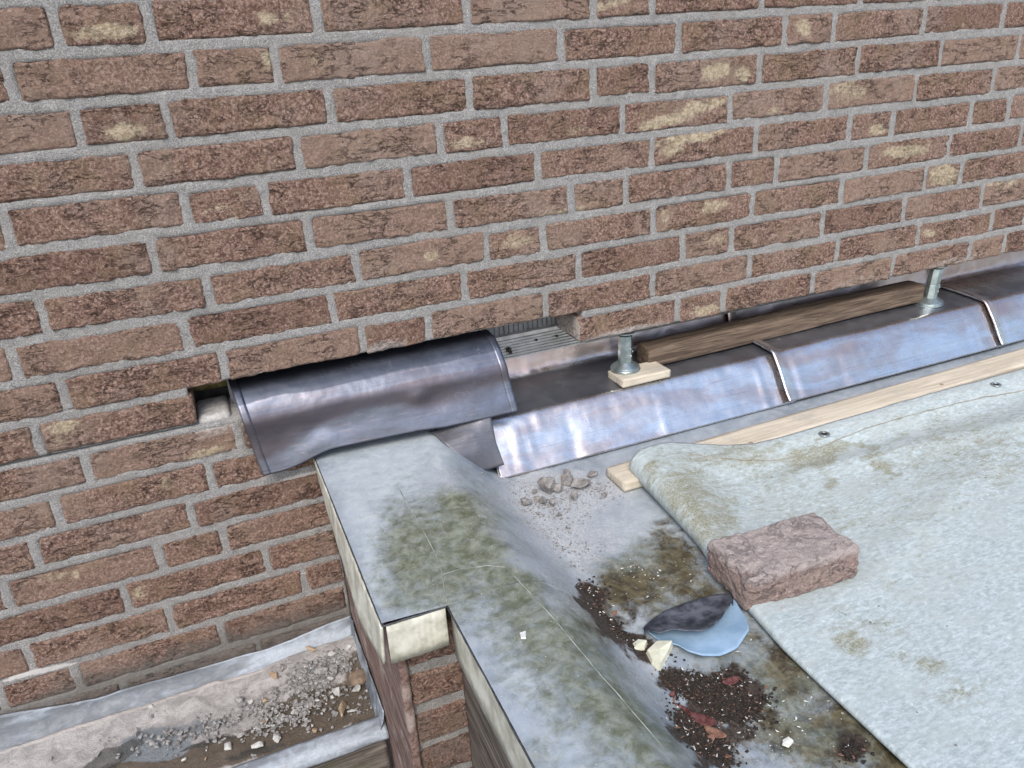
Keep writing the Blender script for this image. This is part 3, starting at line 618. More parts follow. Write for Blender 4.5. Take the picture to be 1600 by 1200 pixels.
# ------------------------------------------------------------------ lead flashings on the right
def lead_sheet(name, x0, x1, prof, m, parent=None, seed=0, thick=.0022, n=None, dent=.0018, lapL=0, lapR=0, fl=False, wav=.0):
    prof = np.array(prof, float); L = np.r_[0, np.cumsum(np.linalg.norm(np.diff(prof, axis=0), axis=1))]
    # smooth the profile
    t = np.linspace(0, L[-1], 110); py = np.interp(t, L, prof[:, 0]); pz = np.interp(t, L, prof[:, 1])
    for _ in range(2):
        py[1:-1] = (py[:-2] + 2 * py[1:-1] + py[2:]) / 4; pz[1:-1] = (pz[:-2] + 2 * pz[1:-1] + pz[2:]) / 4
    n = n or int((x1 - x0) / .006); xs = np.linspace(x0, x1, n)
    Xg = np.repeat(xs[:, None], 110, 1); Yg = np.repeat(py[None], n, 0).copy(); Zg = np.repeat(pz[None], n, 0).copy()
    ty = np.gradient(py); tz = np.gradient(pz); q = np.sqrt(ty ** 2 + tz ** 2); ny, nz = tz / q, -ty / q
    ny, nz = (-np.abs(ny) * np.sign(-ny) if 0 else ny), nz
    s = np.where((nz < 0) & (np.abs(nz) > .3), -1, 1); ny = ny * 1; 
    out = np.where((-ny * 1 + nz) < 0, -1, 1)        # pointing outwards (towards -y, +z)
    ny, nz = ny * out, nz * out
    T = np.repeat(t[None], n, 0)
    fold = np.exp(-((Xg - x0 - .05) / .012) ** 2) * .0022 + np.exp(-((Xg - x1 + .07) / .009) ** 2) * .0020 + np.exp(-((Xg - x1 + .035) / .007) ** 2) * .0018 - np.exp(-((Xg - x0 - .16) / .012) ** 2) * .0016
    d = fold * ss(-.612, -.64, Zg) + dent * fbm(Xg * 16 + seed, T * 20, seed, 3) + dent * .6 * np.clip(fbm(Xg * 38 + seed, T * 9, seed + 3, 2) - .25, 0, 1) * 2
    lift = lapL * (1 - ss(x0, x0 + .035, Xg)) + lapR * ss(x1 - .03, x1, Xg)
    Yg += ny[None] * (d + lift); Zg += nz[None] * (d + lift)
    Zg[:, -6:] += (wav * fbm(xs * 12 + seed, 0, 0, 2))[:, None]
    Yg[:, :] += 0
    yy2, zz2 = Yg, Zg
    topdark = ss(-.026, -.012, Yg + .004 * fbm(Xg * 20, 0, 0, 3)) * ss(-.590, -.600, Zg) ; refl = np.exp(-((Yg + .042) / .013) ** 2) * (.35 + .65 * ss(-.2, .4, fbm(Xg * 3.5 + seed, 0, 0, 2))) + .9 * ss(-.597, -.585, Zg)  # wall's dark reflection painted on top, brown reflection below ridge and on upstand
    return surf(name, np.stack([Xg, Yg, Zg], 2), m, parent, thick=thick, flip=fl, attrs={'dark_top': topdark, 'brown_refl': refl})
PR = [(.160, -.455), (.150, -.500), (.128, -.588), (.118, -.600), (.060, -.6015), (.014, -.6045), (-.020, -.6080), (-.0275, -.6145), (-.0445, -.638), (-.069, -.677), (-.0835, -.6975)]
def off(p, d): return [(y - d * .6, z + d * .8) for y, z in p]
GL = 'lapped lead flashing sheets along the foot of the wall'
def flash(nm, x0, x1, pr, lab, seed, lapL, ):
    t = tag(empty(nm, ((x0 + x1) / 2, .0, -.70)), lab, 'lead flashing', GL)
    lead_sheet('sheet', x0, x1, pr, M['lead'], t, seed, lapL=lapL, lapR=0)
    return t
f1 = flash('lead_flashing', .418, 1.095, PR, 'lead flashing sheet under the first jack, nearest the kerb, with brown patches and a painted brown reflection', 3.1, 0)
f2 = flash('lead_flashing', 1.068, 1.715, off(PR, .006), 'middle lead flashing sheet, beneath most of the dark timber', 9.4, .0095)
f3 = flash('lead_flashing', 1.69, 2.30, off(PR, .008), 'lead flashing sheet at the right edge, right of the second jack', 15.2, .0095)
# folded lips at the free ends
def lip(parent, x, pr, r, d, i0=3, m=None):
    pr = off(pr, d)[i0:]; bead('folded_lip', [(x + .0006 * k, y, z) for k, (y, z) in enumerate(pr)], r, m or M['leadedge'], parent, 70, .0005)
lip(f1, .4195, PR, .0026, .0005, 7); lip(f2, 1.0685, PR, .0028, .0140); lip(f3, 1.6905, PR, .0028, .0165)
# dark lead cover flashing
cov = tag(empty('lead_cover', (.24, -.03, -.60)), 'dark blue-grey lead cover piece tucked into the brick gap over the kerb', 'lead cover')
PC = [(.095, -.452), (.03, -.4565), (.012, -.459), (-.006, -.471), (-.023, -.489), (-.0335, -.503), (-.0365, -.526), (-.044, -.547), (-.052, -.566), (-.057, -.582)]
def cover_grid(x0, x1, d0=0., thick=.0022, nm='sheet', m=None, seed=5., mm=1):
    prof = np.array(PC); L = np.r_[0, np.cumsum(np.linalg.norm(np.diff(prof, axis=0), axis=1))]; t = np.linspace(0, L[-1], 80)
    py = np.interp(t, L, prof[:, 0]); pz = np.interp(t, L, prof[:, 1])
    for _ in range(4): py[1:-1] = (py[:-2] + 2 * py[1:-1] + py[2:]) / 4; pz[1:-1] = (pz[:-2] + 2 * pz[1:-1] + pz[2:]) / 4
    n = max(4, int((x1 - x0) / .005)); xs = np.linspace(x0, x1, n); Xg = np.repeat(xs[:, None], 80, 1); s = np.linspace(0, 1, 80)[None]
    fx = ss(.0, .48, Xg)                              # the left end sits flatter to the wall and a little lower
    Yg = py[None] + (.026 * (1 - fx)) * ss(.3, 1, s); Zg = pz[None] * np.ones_like(Xg) - .011 * (1 - ss(.02, .14, Xg)) * ss(.5, 1, s) * 1.6 - .004 * (1 - fx)
    Zg = Zg + .018 * s ** 3 * (ss(.06, .14, Xg) * (1 - ss(.28, .34, Xg))) * .25
    b = lambda cx, cs, rx, rs_, a: a * np.exp(-((Xg - cx) / rx) ** 2 - ((s - cs) / rs_) ** 2)
    dd = .0014 * fbm(Xg * 13 + seed, s * 5, seed, 3) + b(.12, .78, .02, .06, -.0025) + b(.105, .72, .03, .06, .002) + b(.30, .72, .018, .05, .003) + b(.33, .80, .03, .07, -.002) + b(.10, .93, .045, .07, .0015)
    ty, tz = np.gradient(py), np.gradient(pz); q = np.sqrt(ty ** 2 + tz ** 2); ny, nz = tz / q, -ty / q
    o = np.where((-ny + nz) < 0, -1, 1); ny, nz = ny * o, nz * o
    Yg = Yg + ny[None] * (dd + d0); Zg = Zg + nz[None] * (dd + d0)
    Xg = Xg + .022 * s ** 2 * (1 - ss(0, .2, Xg)) * 1. + .012 * s ** 2 * ss(.3, .47, Xg)
    sg = s + 0 * Xg
    topdark = 1 - ss(.47, .53, sg + .03 * fbm(Xg * 14, sg * 4, 0, 3)); refl = ss(.56, .62, sg) * (1 - ss(.74, .88, sg + .12 * fbm(Xg * 9, 0, 0, 3))) * .9  # darker above the crease; brown reflection put into the colour below it
    return surf(nm, np.stack([Xg, Yg, Zg], 2), m or M['leadcover'], cov, thick=thick, attrs={'dark_top': topdark, 'brown_refl': refl})
cover_grid(.000, .460)
cover_grid(-.002, .012, .0014, nm='folded_hem', thick=.0015); cover_grid(.449, .4625, .0014, nm='folded_hem', thick=.0015)
# small dull patch beside the cover
le = np.array([at(672, 674, 2, -.5975), at(694, 693, 2, -.606), at(718, 713, 2, -.628), at(750, 735, 2, -.668)])
ri = np.array([at(765, 648, 1, -.050), at(769, 668, 1, -.058), at(774, 692, 1, -.070), at(787, 725, 1, -.086)])
u = np.linspace(0, 1, 24); q = np.linspace(0, 1, 4); LE = np.stack([np.interp(u, q, le[:, i]) for i in range(3)], 1); RI = np.stack([np.interp(u, q, ri[:, i]) for i in range(3)], 1)
w_ = np.linspace(0, 1, 24)[None, :, None]; PP = LE[:, None] * (1 - w_) + RI[:, None] * w_; PP[..., 2] += .004 * np.sin(w_[..., 0] * math.pi) * (1 - u[:, None]); PP[..., 1] -= .003
PP += .0008 * np.stack([fbm(PP[..., 0] * 70, PP[..., 1] * 70, i, 3) for i in range(3)], 2)
tag(surf('lead_patch', PP, M['patch'], None, thick=.002, flip=True), 'small dull grey lead corner patch between the kerb and the bright flashing', 'lead patch')

# ------------------------------------------------------------------ what shows in the open brick gap
strip = tag(empty('aluminium_strip', (.75, .117, -.55)), 'ridged aluminium fixing strip above the lead, inside the open brick gap', 'strip')
prof = [(.1215, -.5035), (.116, -.5035)]
for i in range(7):
    z = -.506 - i * .0061; prof += [(.1155, z), (.1195, z - .0009), (.1195, z - .0030), (.1150, z - .0038), (.1150, z - .0052)]
prof += [(.1150, -.5495), (.1205, -.5495)]
V = []; F = []
for x in (.40, 1.42): V += [(x, y, z) for y, z in prof]
npf = len(prof); F = [[i, i + 1, i + 1 + npf, i + npf] for i in range(npf - 1)]
mk('ridged_plate', V, F, M['alu'], strip, smooth=False)
box('top_flange', (.40, 1.42, .104, .121, -.5025, -.4955), M['white'], strip, .0008)
def screw(px, py, ax, v, r, parent, nm='screw_head', m=None, tilt=0, axis='y', h=.003):
    c = at(px, py, ax, v); V, F = lathe([(r, 0), (r, h * .5), (r * .6, h)], 8, (0, 0, 0)); V = np.array(V)
    V = np.stack([V[:, 0], -V[:, 2], V[:, 1]], 1) if axis == 'y' else V
    return mk(nm, V + c, F, m or M['black'], parent, smooth=False)
screw(795, 546, 1, .113, .0055, strip, h=.006); screw(797, 550, 1, .110, .004, strip, h=.006); screw(838, 531, 1, .115, .0028, strip); screw(870, 525, 1, .115, .0028, strip)
band = tag(empty('ribbed_board', (.75, .127, -.50)), 'grey ribbed hollow board edge just under the bricks in the open gap', 'board')
box('board_core', (.40, 1.42, .120, .128, -.495, -.42), M['grey'], band, .0005)
x = .43
while x < .70:
    box('rib', (x, x + rs.uniform(.007, .009), .1165, .1195, -.4952, -.425), M['grey'], band, 0); x += .0105
# left opening: wool, board, mortar lump
V, F = hull(60, (.050, .022, .030), 1, 5); V = V + np.array([-.03, .128, -.475]) + .004 * np.stack([fbm(V[:, 0] * 200, V[:, 1] * 200, i, 2) for i in range(3)], 1)
tag(mk('mineral_wool', V, F, M['wool']), 'yellow-brown mineral wool deep in the small gap left of the dark lead', 'insulation')
box('pale_batten_end', (-.004, .010, .075, .16, -.512, -.44), M['grey'], None, .001); tag(bpy.data.objects['pale_batten_end'], 'grey end of a board standing in the gap behind the dark lead', 'board')
V, F = rough_box((.052, .085, .019), (22, 30, 10), .008, lambda V: V + .0018 * np.stack([fbm(V[:, 0] * 60, V[:, 1] * 60, V[:, 2] * 60 + 9 * i, 4) for i in range(3)], 1), Matrix.Translation((-.0345, .052, -.5045)))
tag(mk('mortar_bed', V, F, m_plain('pale_mortar', (.33, .32, .31), (.48, .47, .455), 120, .9, 0, .8, .003)), 'pale smooth mortar bed left on the course in the small gap', 'mortar')

# ------------------------------------------------------------------ jacks, block, timber
def jack(name, x, y, zb, top, lab, s=1., tilt=(0, 0)):
    t = tag(empty(name, (x, y, zb)), lab, 'jack', 'small steel jacks holding up the bricks')
    h = top - zb; r = .0142 * s
    def part(nm, pf, seg, m_=M['zinc'], sm=False):
        V, F = lathe([(a, b) for a, b in pf], seg, (x, y, zb), tilt); return mk(nm, V, F, m_, t, smooth=sm)
    part('base_plate', [(.0300 * s, .0), (.0306 * s, .001), (.0306 * s, .0038), (.0290 * s, .0045), (.0285 * s, .0052), (.0290 * s, .0058), (.0290 * s, .0078), (.0270 * s, .0095), (.0175 * s, .0165), (.0150 * s, .0185)], 40, sm=False)
    part('sleeve', [(r, .0185), (r, .045), (r * .97, .050), (r, .054), (r, h - .008)], 8)
    part('bolt', [(r * .62, h - .008), (r * .62, h - .0032)], 20, sm=True)
    part('top_plate', [(.0185 * s, h - .0032), (.0195 * s, h - .0025), (.0195 * s, h - .0006), (.018 * s, h)], 32)
    for dz, dx, dy in ((.047, -.006, -.0128), (.047, .006, -.0128), (.040, .0125, -.0085), (.032, -.006, -.0128), (.032, .006, -.0128)):
        V, F = hull(24, (.0024, .0022, .0030), 1, int(dz * 1000) + int(dx * 1e4)); mk('crimp', V + np.array([x + dx * s + tilt[0] * dz, y + dy * s, zb + dz]), F, M['zinc'], t)
    return t
jack('screw_jack', .744, .022, -.5855, -.5035, 'galvanised screw jack standing on the small pine block')
jack('screw_jack', 1.583, .032, -.598, -.5035, 'galvanised screw jack standing on the lead at the right end of the timber', 1.12, (.12, 0))
c = [at(942, 586, 2, -.585), at(958, 601, 2, -.585), at(1028, 587, 2, -.585), at(1003, 566, 2, -.585)]
bl = np.array([(p[0], p[1]) for p in c]); cx, cy = bl.mean(0); 
V, F = rough_box((.110, .062, .0165), (24, 12, 5), .0014, wood_disp(.0008, 90, 0))
V[:, 0] += np.where(V[:, 1] > .02, -.0, 0) ; V[:, 1] += np.where((V[:, 0] > -.03) & (V[:, 1] > .028), .004 * fbm(V[:, 0] * 60, 3, 0, 2), 0)
V = V + np.array([.766, .005, -.5935])
tag(mk('pine_block', V, F, M['pine']), 'small pale pine offcut under the first jack, on the lead', 'wood block')
def tdisp(V):
    V = wood_disp(.0015, 100, 0)(V); e = np.abs(V[:, 0]) > .36
    return V
V, F = rough_box((.765, .050, .043), (150, 12, 12), .004, tdisp, Matrix.Rotation(math.radians(-.2), 4, 'Z'))
V[:, 1] += .004 * np.sin(V[:, 0] * 5); V[:, 2] += .0045 + .004 * (V[:, 0] / .38); V = V + np.array([1.185, .0545, -.5765])
tag(mk('timber_batten', V, F, M['timber']), 'long dark weathered timber batten lying on the lead between the two jacks', 'timber')

# ------------------------------------------------------------------ tarpaulin, its batten, loose brick
V, F = rough_box((1.55, .066, .019), (160, 8, 4), .0022, wood_disp(.0008, 70, 0), Matrix.Translation((1.370, 0, 0)))
V = V + np.array([0, -.196, -.6885]); V[:, 1] += .022 * (V[:, 0] - .61)
pb = mk('pine_batten', V, F, M['pine']); tag(pb, 'long pale pine batten on the roof along the edge of the tarpaulin', 'batten')
for px, py in ((1173, 692), (1283, 668), (1471, 601)): screw(px, py, 2, -.6795, .0045, pb, m=M['tanston'], axis='z', h=.0012)
# tarpaulin: u across from the curled left edge, v along the curl
EP = np.array([at(px, py, 2, z)[:2] for px, py, z in [(1008, 716, -.66), (1045, 701, -.668), (1094, 702, -.678), (1135, 700, -.679), (1178, 696, -.680), (1216, 689, -.683), (1272, 675, -.686), (1360, 650, -.686), (1450, 622, -.684), (1600, 579, -.682)]])
def yedge(x): return np.interp(x, np.r_[.58, EP[1:, 0], 2.3], np.r_[EP[1, 1] - .03, EP[1:, 1], EP[-1, 1]])
def xcrest(v): return np.interp(v, [0, .1, .22, .32, .45, .65, .9], [.624, .617, .608, .587, .575, .574, .588])
def tarpz(X, Y):
    b = ss(-.315, -.232, Y - .0 * (X - .61)) * .0182                               # lies on the batten
    r = .5 + .5 * fbm(X * 4, Y * 4, 3, 3)
    ridge = .006 * np.exp(-((Y + .33 + .10 * (X - .9)) / .03) ** 2) * ss(.75, .95, X) + .004 * np.exp(-((Y + .62 - .35 * (X - .7)) / .035) ** 2)
    return -.6955 + b + .0045 * r + ridge + .0015 * fbm(X * 18, Y * 18, 1, 3)
NU, NV = 260, 190
vs_ = np.linspace(0, 1, NV) ** 1.0; pts = np.zeros((NU, NV, 3))
su = np.linspace(0, 1, NU)
for j, v in enumerate(vs_):
    vv = v * 1.05                                                                     # metres down from the edge
    hc = float(np.interp(vv, [0, .08, .2, .3, .5, .9], [.054, .049, .036, .022, .010, .008])); xc = float(xcrest(vv))
    # profile: tucked part, half circle, then down to the flat
    a = np.linspace(-math.pi * .5, math.pi * .5, 60); rr = hc / 2
    X1 = xc + rr - rr * np.cos(a) ; Z1 = -.7 + .0015 + rr + rr * np.sin(a)
    X0 = np.linspace(xc + rr + .055, xc + rr, 12)[:-1]; Z0 = np.full(11, -.6985)
    t = np.linspace(0, 1, NU - 71) ** 1.25; X2 = (xc + rr) + t * (2.25 - xc - rr); X2 = X2[:]
    yy_ = yedge(X2) - vv
    base = tarpz(X2, yy_); fall = np.exp(-((X2 - xc - rr) / (.030 + hc * 1.6)) ** 2); Z2 = base * (1 - fall) + (-.7 + .0015 + hc) * fall
    Xa = np.r_[X0, X1, X2][:NU]; Za = np.r_[Z0, Z1, Z2][:NU]
    if len(Xa) < NU: Xa = np.r_[Xa, Xa[-1] + np.arange(1, NU - len(Xa) + 1) * .001]; Za = np.r_[Za, [Za[-1]] * (NU - len(Za))]
    pts[:, j, 0] = Xa; pts[:, j, 1] = yedge(Xa) - vv * (1 + .0 * Xa); pts[:, j, 2] = Za
TV = pts.reshape(-1, 3)
ta = {'algae': blobs(TV, [(1110, 800, 60, 50, 30, .55), (1150, 720, 100, 26, -5, .45), (1010, 780, 18, 50, -30, .6), (1470, 700, 120, 60, -20, .35), (1300, 810, 160, 40, 0, .3), (1070, 770, 50, 60, 20, .6), (1090, 790, 14, 50, -30, .75), (1030, 740, 20, 40, 20, .5), (1290, 755, 22, 12, 20, .6), (1270, 720, 60, 18, -20, .6), (1380, 722, 56, 12, 25, .55), (1330, 700, 40, 10, 20, .6), (1350, 970, 80, 22, 10, .35), (1330, 1000, 40, 14, 20, .6),
        (1440, 1040, 60, 16, 20, .55), (1400, 900, 100, 60, 0, .2), (1550, 720, 90, 60, -20, .35), (1450, 800, 100, 60, -20, .25), (1500, 1090, 60, 30, 0, .3), (1200, 740, 60, 40, 20, .35)], 2, -.69, .8, 26.),
      'dirt': blobs(TV, [(1288, 760, 20, 9, 20, .5), (1310, 958, 22, 8, 20, .65), (1370, 972, 34, 8, 10, .68), (1350, 968, 16, 6, 0, .65), (1370, 1010, 18, 4, 20, .5), (1420, 1040, 18, 5, 10, .55), (1270, 948, 16, 3, 0, .5), (1505, 1028, 6, 3, 0, .5), (1135, 870, 18, 6, 20, .6)], 2, -.69, .6)}
tarp = tag(empty('tarpaulin', (1.2, -.7, -.70)), 'large weathered white tarpaulin with curled left edge spread over the roof', 'tarpaulin')
surf('sheet', pts, M['tarp'], tarp, thick=.0012, attrs=ta, flip=True)
def ontarp(x, y, d=.001):
    dist = (TV[:, 0] - x) ** 2 + (TV[:, 1] - y) ** 2; k = np.argsort(dist)[:3]; return (x, y, float(TV[k, 2].max()) + d)
hp = np.array([at(px, py, 2, -.686)[:2] for px, py in [(1075, 730), (1140, 727), (1200, 721), (1248, 713), (1285, 699), (1319, 685), (1360, 671), (1408, 657), (1480, 637), (1540, 622), (1600, 609), (1680, 590)]])
q = np.linspace(0, 1, 70) * (len(hp) - 1); hx = np.interp(q, range(len(hp)), hp[:, 0]); hy = np.interp(q, range(len(hp)), hp[:, 1])
bead('hem_seam', [ontarp(a, b, .0002) for a, b in zip(hx, hy)], .0008, m_plain('seam_thread', (.25, .22, .17), (.36, .33, .27), 60, .8), tarp, 300, .0008)
def eyelet(px, py):
    c = np.array(ontarp(*at(px, py, 2, -.686)[:2], 0.0015)); V = []; F = []; s1, s2 = 24, 8
    for i in range(s1):
        for j in range(s2):
            a, b = 2 * math.pi * i / s1, 2 * math.pi * j / s2; R_ = .0085 + .0026 * math.cos(b); V.append((c[0] + R_ * math.cos(a), c[1] + R_ * math.sin(a), c[2] + .0012 * math.sin(b)))
            F.append([i * s2 + j, ((i + 1) % s1) * s2 + j, ((i + 1) % s1) * s2 + (j + 1) % s2, i * s2 + (j + 1) % s2])
    e = mk('eyelet', V, F, M['zinc'], tarp)
    V, F = lathe([(.0065, 0), (.0065, .0006)], 16, (c[0], c[1], c[2] - .0005)); mk('hole', V, F, M['black'], e, smooth=False)
eyelet(1287, 685); eyelet(1555, 607)
# loose brick
def bd(V):
    e = [fbm(V[:, 0] * 30 + 5 * i, V[:, 1] * 30, V[:, 2] * 30 + 3, 5) for i in range(3)]; f = [fbm(V[:, 0] * 110 + 5 * i, V[:, 1] * 110, V[:, 2] * 150 + 3, 4) for i in range(3)]
    V = V + .0030 * np.stack(e, 1) + .0034 * np.stack(f, 1)
    for c_, r_, d_ in (((-.078, -.030, .026), .014, .011), ((-.02, -.05, .02), .012, .005), ((.06, -.05, .024), .02, .005), ((.099, .0, .02), .02, .006), ((-.1, -.02, .02), .02, .005)):
        q = V - np.array(c_); dd = np.linalg.norm(q, axis=1); V = V - (np.array([0, 0, 1.]) if c_[2] > .025 else np.array(c_) / np.linalg.norm(c_)) * (d_ * np.exp(-(dd / r_) ** 2))[:, None]
    return V
b0, b1 = at(1166, 957, 2, -.690), at(1341, 903, 2, -.690); ang = math.atan2(b1[1] - b0[1], b1[0] - b0[0]); Lb = np.linalg.norm(b1 - b0)
Mx = Matrix.Translation((0, 0, 0)) @ Matrix.Rotation(ang, 4, 'Z') @ Matrix.Rotation(math.radians(1), 4, 'X')
V, F = rough_box((Lb * .99, .100, .053), (80, 40, 22), .006, bd, Mx)
dvec = (b1 - b0) / Lb; nvec = np.array([-dvec[1], dvec[0], 0]); V = V + b0 + dvec * Lb / 2 + nvec * .050 + np.array([0, 0, .0265])
top_ = ss(.58, .9, (V[:, 2] - V[:, 2].min()) / .058)
tag(mk('loose_brick', V, F, m_brick('loose_brick', .42), attrs={'buff': 0 * top_, 'lime': top_ * .95, 'grime': 0 * top_}), 'loose pinkish brick with mortar on top lying on the tarpaulin', 'brick')

# ------------------------------------------------------------------ curled membrane offcut
fc = at(1098, 1000, 2, -.699)
def pl_(pts, z, u):
    A = np.array([at(px, py, 2, z) for px, py in pts]); L = np.r_[0, np.cumsum(np.linalg.norm(np.diff(A, axis=0), axis=1))]; L /= L[-1]
    return np.stack([np.interp(u, L, A[:, i]) for i in range(3)], 1)
NU2, NV2 = 70, 44; uu = (1 - np.cos(np.linspace(0, math.pi, NU2))) / 2; PT = np.zeros((NU2, NV2, 3))
Fo = pl_([(1008, 986), (1040, 966), (1085, 949), (1120, 939), (1143, 934)], -.694, uu)
Lo = pl_([(1008, 988), (1030, 1004), (1060, 1016), (1075, 1027), (1096, 1032), (1125, 1029), (1152, 1018), (1170, 994), (1165, 968), (1148, 944), (1144, 936)], -.698, uu)
Fl = pl_([(1008, 986), (1030, 994), (1050, 992), (1074, 997), (1097, 996), (1112, 988), (1128, 974), (1139, 955), (1145, 937)], -.683, uu)
half = np.sin(np.linspace(0, math.pi, NU2)) ** .5
for i in range(NU2):
    ad = Fo[min(i + 1, NU2 - 1)] - Fo[max(i - 1, 0)]; ad = ad / np.linalg.norm(ad); an = np.array([ad[1], -ad[0], 0]); rr = .0062 * (.15 + .85 * half[i])
    for j, q in enumerate(np.linspace(-1, 1, NV2)):
        b0_ = np.array([Fo[i][0], Fo[i][1], -.6975])
        if q < -.12:
            k = (-q - .12) / .88; p = b0_ * (1 - k) + np.array([Lo[i][0], Lo[i][1], -.6975]) * k; p[2] += .0022 * math.sin(k * 3.1) * (1 + math.sin(i * .25)) * half[i] + .001 + .0065 * k ** 3 * (1 + .5 * math.sin(i * .33)) * half[i]
        elif q < .12:
            a = (q + .12) / .24 * math.pi; p = b0_ - an * rr * math.sin(a) + np.array([0, 0, .001 + rr * (1 - math.cos(a))])
        else:
            k = (q - .12) / .88; p = (b0_ + np.array([0, 0, .001 + 2 * rr])) * (1 - k) + Fl[i] * k; p[2] = -.6965 + 2 * rr + (.011 * k * k + .0015 * math.sin(i * .3) * k) * half[i]
        PT[i, j] = p
off_ = tag(empty('membrane_offcut', fc), 'round blue-grey rubber offcut folded over on the dirty roof beside the brick', 'rubber offcut')
k1 = int(NV2 * .5)
surf('lower_sheet', PT[:, :k1 + 1], M['rubber'], off_, thick=.0016)
surf('folded_flap', PT[:, k1:], M['rubbertop'], off_, thick=.0012)

# ------------------------------------------------------------------ stones, chips, leaves (each a thing)
def zroof(x, y): return float(roofz(np.array([x]), np.array([y]))[0])
def stone(name, px, py, size, m_, lab, cat, z, flat=.7, seed=1, elong=1.3, npt=16, rot=None):
    c = at(px, py, 2, z); d = float(RC[2] @ (c - CAMP)); r = size / 2 * d / FPX
    V, F = hull(npt, (r * elong, r / elong ** .5, r), flat, seed); a = rot if rot is not None else seed * 1.7
    R2 = np.array([[math.cos(a), -math.sin(a), 0], [math.sin(a), math.cos(a), 0], [0, 0, 1]]); V = (R2 @ V.T).T
    V = V + np.array([c[0], c[1], z - V[:, 2].min() - .001])
    return tag(mk(name, V, F, m_, smooth=False), lab, cat)
ST = 'stone'; CH = 'mortar_chunk'
L_ = [(855, 770, 26, 'tall pointed grey mortar chunk at the middle of the rubble', .95), (848, 788, 13, 'small grey chunk in front of the tall pointed one', .8), (838, 783, 12, 'rounded grey chunk left of the tall pointed one', .7),
      (886, 752, 25, 'large flat grey chunk behind the tall pointed one', .55), (908, 762, 24, 'wide pale grey chunk right of the tall pointed one', .5), (864, 790, 13, 'square little chunk right below the tall pointed one', .8),
      (897, 779, 15, 'rounded grey chunk standing alone in front of the wide pale one', .8), (886, 741, 13, 'small dark-topped chunk farthest back in the rubble', .6), (926, 742, 18, 'crumbly pale chunk at the back right of the rubble', .4),
      (822, 789, 15, 'dusty grey chunk at the left end of the rubble by the kerb', .7), (944, 776, 10, 'small loose chunk farthest right of the rubble', .7), (872, 768, 14, 'pale chunk wedged between the tall and flat chunks', .8), (835, 770, 9, 'tiny grey chunk behind the left end of the rubble', .8), (873, 806, 7, 'tiny dark chunk alone in front of the rubble', .6)]
for i, (px, py, s_, lab, fl) in enumerate(L_): stone(CH, px, py, s_ * 1.15, M['rubble'], lab + ' on the roof', 'rubble', -.6982, min(1.1, fl * 1.35), 20 + i)
def shard(name, poly, z, th, m_, lab, cat, tilt=0.):
    c0 = np.mean([at(px, py, 2, z) for px, py in poly], axis=0); V = []; n_ = len(poly)
    for k in (0, 1):
        for i, (px, py) in enumerate(poly):
            p = at(px, py, 2, z); q = c0 + (p - c0) * (1 - .12 * k); q[2] = z + .0005 + th * k * (.7 + .5 * ((i * 37) % 5) / 5) + tilt * (p[0] - c0[0]); V.append(q)
    V.append(c0 + np.array([0, 0, th * 1.25])); F = [list(range(n_))[::-1]] + [[i, (i + 1) % n_, n_ + (i + 1) % n_, n_ + i] for i in range(n_)] + [[n_ + i, n_ + (i + 1) % n_, 2 * n_] for i in range(n_)]
    return tag(mk(name, V, F, m_, smooth=False), lab, cat)
shard('cream_shard', [(1009, 1022), (1026, 1008), (1052, 1010), (1046, 1024), (1032, 1050), (1018, 1040)], -.699, .010, M['cream'], 'large cream triangular shard beside the blue rubber offcut', 'shard')
shard('cream_shard', [(979, 1016), (997, 1003), (1012, 1006), (1008, 1018), (990, 1022)], -.699, .006, M['cream'], 'smaller cream shard left of the large triangular one', 'shard')
shard('white_chip', [(1222, 1158), (1232, 1153), (1240, 1160), (1232, 1169), (1222, 1165)], -.699, .003, M['fleck'], 'white paint chip lying alone on the algae in front of the tarpaulin', 'chip')
shard('white_chip', [(812, 990), (822, 987), (822, 999), (814, 999)], -.5995, .002, M['fleck'], 'small white chip on the green kerb top', 'chip')
shard('white_chip', [(1205, 953), (1222, 950), (1230, 953), (1216, 960)], -.688, .002, M['paleston'], 'pale flake on the tarpaulin at the foot of the loose brick', 'chip')
def leafm(px, py, L, a, m_, lab):
    c = at(px, py, 2, -.697); d = float(RC[2] @ (c - CAMP)); L = L * d / FPX; n_ = 9; P = np.zeros((n_, 5, 3))
    for i, u in enumerate(np.linspace(-1, 1, n_)):
        w = L * .20 * (1 - u * u) ** .7 + .0003
        for j, s in enumerate(np.linspace(-1, 1, 5)):
            x, y = u * L / 2, s * w; P[i, j] = (c[0] + x * math.cos(a) - y * math.sin(a), c[1] + x * math.sin(a) + y * math.cos(a), -.695 + .003 * u * u + .25 * abs(y) + .001 * s)
    return tag(surf('dry_leaf', P, m_, None, thick=.0003), lab, 'leaf')
leafm(1098, 1128, 44, -.9, M['leaf'], 'dark red leaf at the centre of the soil heap by the kerb')
leafm(1065, 1112, 34, -1.1, M['leaf'], 'bright red leaf on the left side of the soil heap')
leafm(1142, 1067, 30, -.1, M['leaf'], 'red leaf on the far top of the soil heap')
leafm(1117, 1148, 36, -1.0, M['leaf2'], 'brownish leaf in front of the dark red leaf')
leafm(1048, 1092, 22, .4, M['leaf'], 'small red leaf at the left tip of the soil heap')
leafm(957, 963, 20, .3, M['leaf2'], 'small brown leaf in the dirt near the kerb, left of the offcut')
leafm(959, 973, 14, 1.2, M['leaf'], 'tiny pink leaf beside the small brown one')
leafm(1106, 1160, 30, .2, M['leaf2'], 'brown leaf at the near foot of the soil heap')
